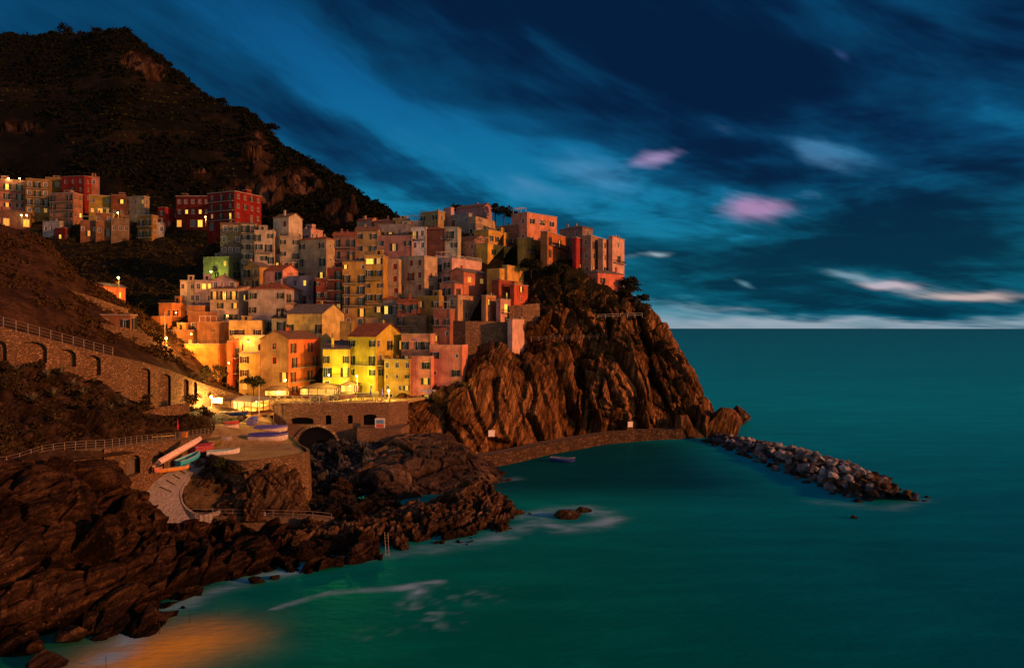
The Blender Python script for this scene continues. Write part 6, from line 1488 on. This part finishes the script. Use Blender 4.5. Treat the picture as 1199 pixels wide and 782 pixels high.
stuff('bank_scrub', leaf_cloud('bank_scrub', p, .35 + .7 * np.random.default_rng(5).random(len(p)), 44, .22, L_BANK, .75, 12), 'dark scrub on the bank below the arched wall')
def keeph(p, i, j):
    u, v = px(p); return (p[:, 2] > 29 + 6 * nz(p, 12, 30)) & (u > 612) & (nz(p, 9, 31) > .0) & (v > 305)
p = scatter(HEAD, 3600, 13, keeph)
stuff('cliff_scrub', leaf_cloud('cliff_scrub', p, .4 + 1.0 * np.random.default_rng(6).random(len(p)) ** 1.5, 34, .36, mat_leaf('cliff_leaf', (.010, .010, .004), (.055, .040, .013), .3), .75, 14), 'scrub hanging over the upper headland cliff')
# ---- single trees and shrubs
def tree(label, base, h, spread, seed, mat=None, name='tree', cat='tree', lean=0.0, n=14, leaf=.35, per=70, trunk=.35, group=None):
    r = random.Random(seed); root = empty(name, base); tag(root, label, cat, group)
    m = MB(); top = Vector((lean * h, 0, h * .62)); m.bar((0, 0, -.6), top * .5, h * .035, 7, h * .026); m.bar(top * .5, top, h * .026, 7, h * .014)
    cs, rs = [], []
    for i in range(n):
        a = i * 2.4 + r.uniform(-.3, .3); t = r.uniform(.35, 1.0); rad = spread * r.uniform(.35, 1.0) * (1.25 - t * .75)
        e = Vector((math.cos(a) * rad + lean * h * t, math.sin(a) * rad, h * (.42 + .5 * t)))
        s = top * r.uniform(.45, 1.0); m.bar(s, e, h * .012, 4, h * .004); cs.append(e); rs.append(spread * r.uniform(.28, .5))
    m.build('trunk', mat_simple('bark', (.045, .03, .02), .95), root)
    link('crown', leaf_cloud('crown', np.array([c[:] for c in cs]), np.array(rs), per, leaf, mat or L_TREE, .8, seed), root)
    return root
tree('leafy dark tree between the pavilion and the yellow harbour house', P(297, 466, 207), 5.6, 3.6, 1, leaf=.3)
tree('tall dark tree at the seaward end behind the coral villa', P(738, 362, 270), 11, 4.6, 2, leaf=.4, n=20)
tree('dark tree leaning over the cliff right of the tall one', P(750, 366, 268), 6.0, 3.4, 3, leaf=.35)
tree('bushy tree directly right of the coral villa wall', P(731, 360, 264), 6.0, 3.0, 4, leaf=.35)
tree('round dark tree on the skyline right of the mauve house', P(590, 262, 306), 7.0, 4.0, 5, leaf=.4)
tree('slim skyline tree between the round dark tree and the mauve house', P(580, 262, 310), 9.0, 1.6, 6, leaf=.35)
tree('low skyline tree left of the salmon palazzo', P(600, 262, 308), 5.0, 2.6, 7, leaf=.35)
tree('dark pine behind the small pink skyline box', P(535, 262, 325), 7.5, 4.5, 8, leaf=.45)
tree('rounded tree in front of the right wall of the crimson hotel', P(286, 268, 322), 5.5, 3.6, 9, leaf=.4)
tree('shrubby tree at the right corner of the crimson hotel', P(297, 268, 324), 4.0, 2.6, 10, leaf=.4)
tree('dark hanging tree on the cliff left of the crimson house', P(622, 324, 258), 5.5, 4.0, 11, leaf=.4, n=18)
tree('broad cliff tree under the dark orange house', P(652, 330, 259), 5.5, 4.5, 12, leaf=.4, n=18)
for i, (u, v, h, sp, lab) in enumerate(((76, 45, 12, 8, 'umbrella shaped tree standing out on the mountain crest'), (62, 46, 8, 5, 'smaller round tree left of the umbrella shaped crest tree'), (52, 46, 6, 4, 'lowest round tree left of the crest trees'),
        (10, 45, 7, 3, 'single small tree at the left end of the crest'), (116, 42, 7, 6, 'bushy tree on the first summit of the crest'), (146, 43, 8, 6, 'bushy tree on the second summit of the crest'), (192, 80, 8, 6, 'round tree on the upper shoulder of the ridge'),
        (256, 126, 9, 6, 'round tree halfway down the ridge line'), (284, 137, 8, 5, 'twin bush tree below the halfway ridge tree'), (318, 160, 11, 6, 'dark tree crowning the rocky spur of the ridge'), (238, 116, 6, 4, 'small tree above the halfway ridge tree'), (398, 214, 6, 5, 'low tree near the lower end of the ridge line'))):
    Yh = 640 - 150 * max(0, (u - 100) / 375); tree(lab, P(u, v + 3, Yh - 2), h, sp, 20 + i, L_DARK, leaf=.8, n=12, per=40)
def agave(label, pos, s, seed):
    r = random.Random(seed); m = MB()
    for i in range(26):
        a = i * 2.4; el = r.uniform(.25, 1.35); ln = s * r.uniform(.8, 1.1); pts = []
        for t in (0, .35, .7, 1): 
            rr = ln * t * math.cos(el) * (1 + .15 * t); z = ln * t * math.sin(el) - .25 * ln * t * t * math.cos(el); w = s * .085 * (1.0, 1.15, .7, .05)[(0, .35, .7, 1).index(t)]
            c = Vector((rr * math.cos(a), rr * math.sin(a), z + .05)); q = Vector((-math.sin(a), math.cos(a), 0)) * w; pts.append((c - q, c + q))
        for (a0, b0), (a1, b1) in zip(pts[:-1], pts[1:]): m.quad(a0, b0, b1, a1)
    tag(m.build('agave', mat_simple('agave_leaf', (.10, .085, .045), .6, 0, .4), None, pos), label, 'plant', 'agaves on the bank')
for i, (u, v, s) in enumerate(((55, 444, 1.9), (72, 438, 1.7), (88, 452, 1.8), (66, 466, 2.0), (100, 462, 1.7), (132, 480, 1.7), (22, 436, 2.0), (112, 446, 1.5), (150, 476, 1.5), (40, 470, 1.9))):
    agave('spiky agave rosette on the dark bank below the arched footpath wall', surf_at(BANK, u, v) + np.array([0, -.6, .2]), s, i)
def shrub(label, pos, r_, seed, mat, cat='shrub', leaf=.2):
    rr = np.random.default_rng(seed); c = np.array([0, 0, r_ * .5]) + rr.normal(size=(9, 3)) * r_ * .42; root = empty('shrub', pos); tag(root, label, cat)
    link('foliage', leaf_cloud('foliage', c, np.full(9, r_ * .55), 80, leaf, mat, .85, seed), root)
    m = MB(); m.bar((0, 0, -.4), (0, 0, r_ * .8), .06, 5, .03); m.build('stem', mat_simple('bark', (.045, .03, .02), .95), root)
for u, v, Y, r_, lab in ((238, 442, 189, 2.0, 'cactus like shrub under the blank orange wall'), (256, 440, 194, 2.4, 'taller shrub right of the cactus like shrub'), (170, 474, 152, 1.6, 'shrub at the foot of the two tall blind arches'), (226, 474, 168, 2.0, 'dark shrub beside the lower rubble wall'),
        (145, 492, 138, 1.6, 'leafy shrub left of the lower rubble wall'), (262, 551, 139, 1.6, 'ivy shrub hanging on the rounded quay wall'), (275, 556, 137, 1.4, 'ivy shrub beside the larger ivy on the quay wall'), (240, 490, 172, 1.6, 'shrub at the left edge of the stored boats'), (100, 382, 168, 2.0, 'bush on the near slope under the cottage'), (182, 399, 196, 1.8, 'bush beside the steps at the tall street lamp')):
    shrub(lab, P(u, v, Y), r_, int(u + v), L_BANK if u != 262 else L_VINE)
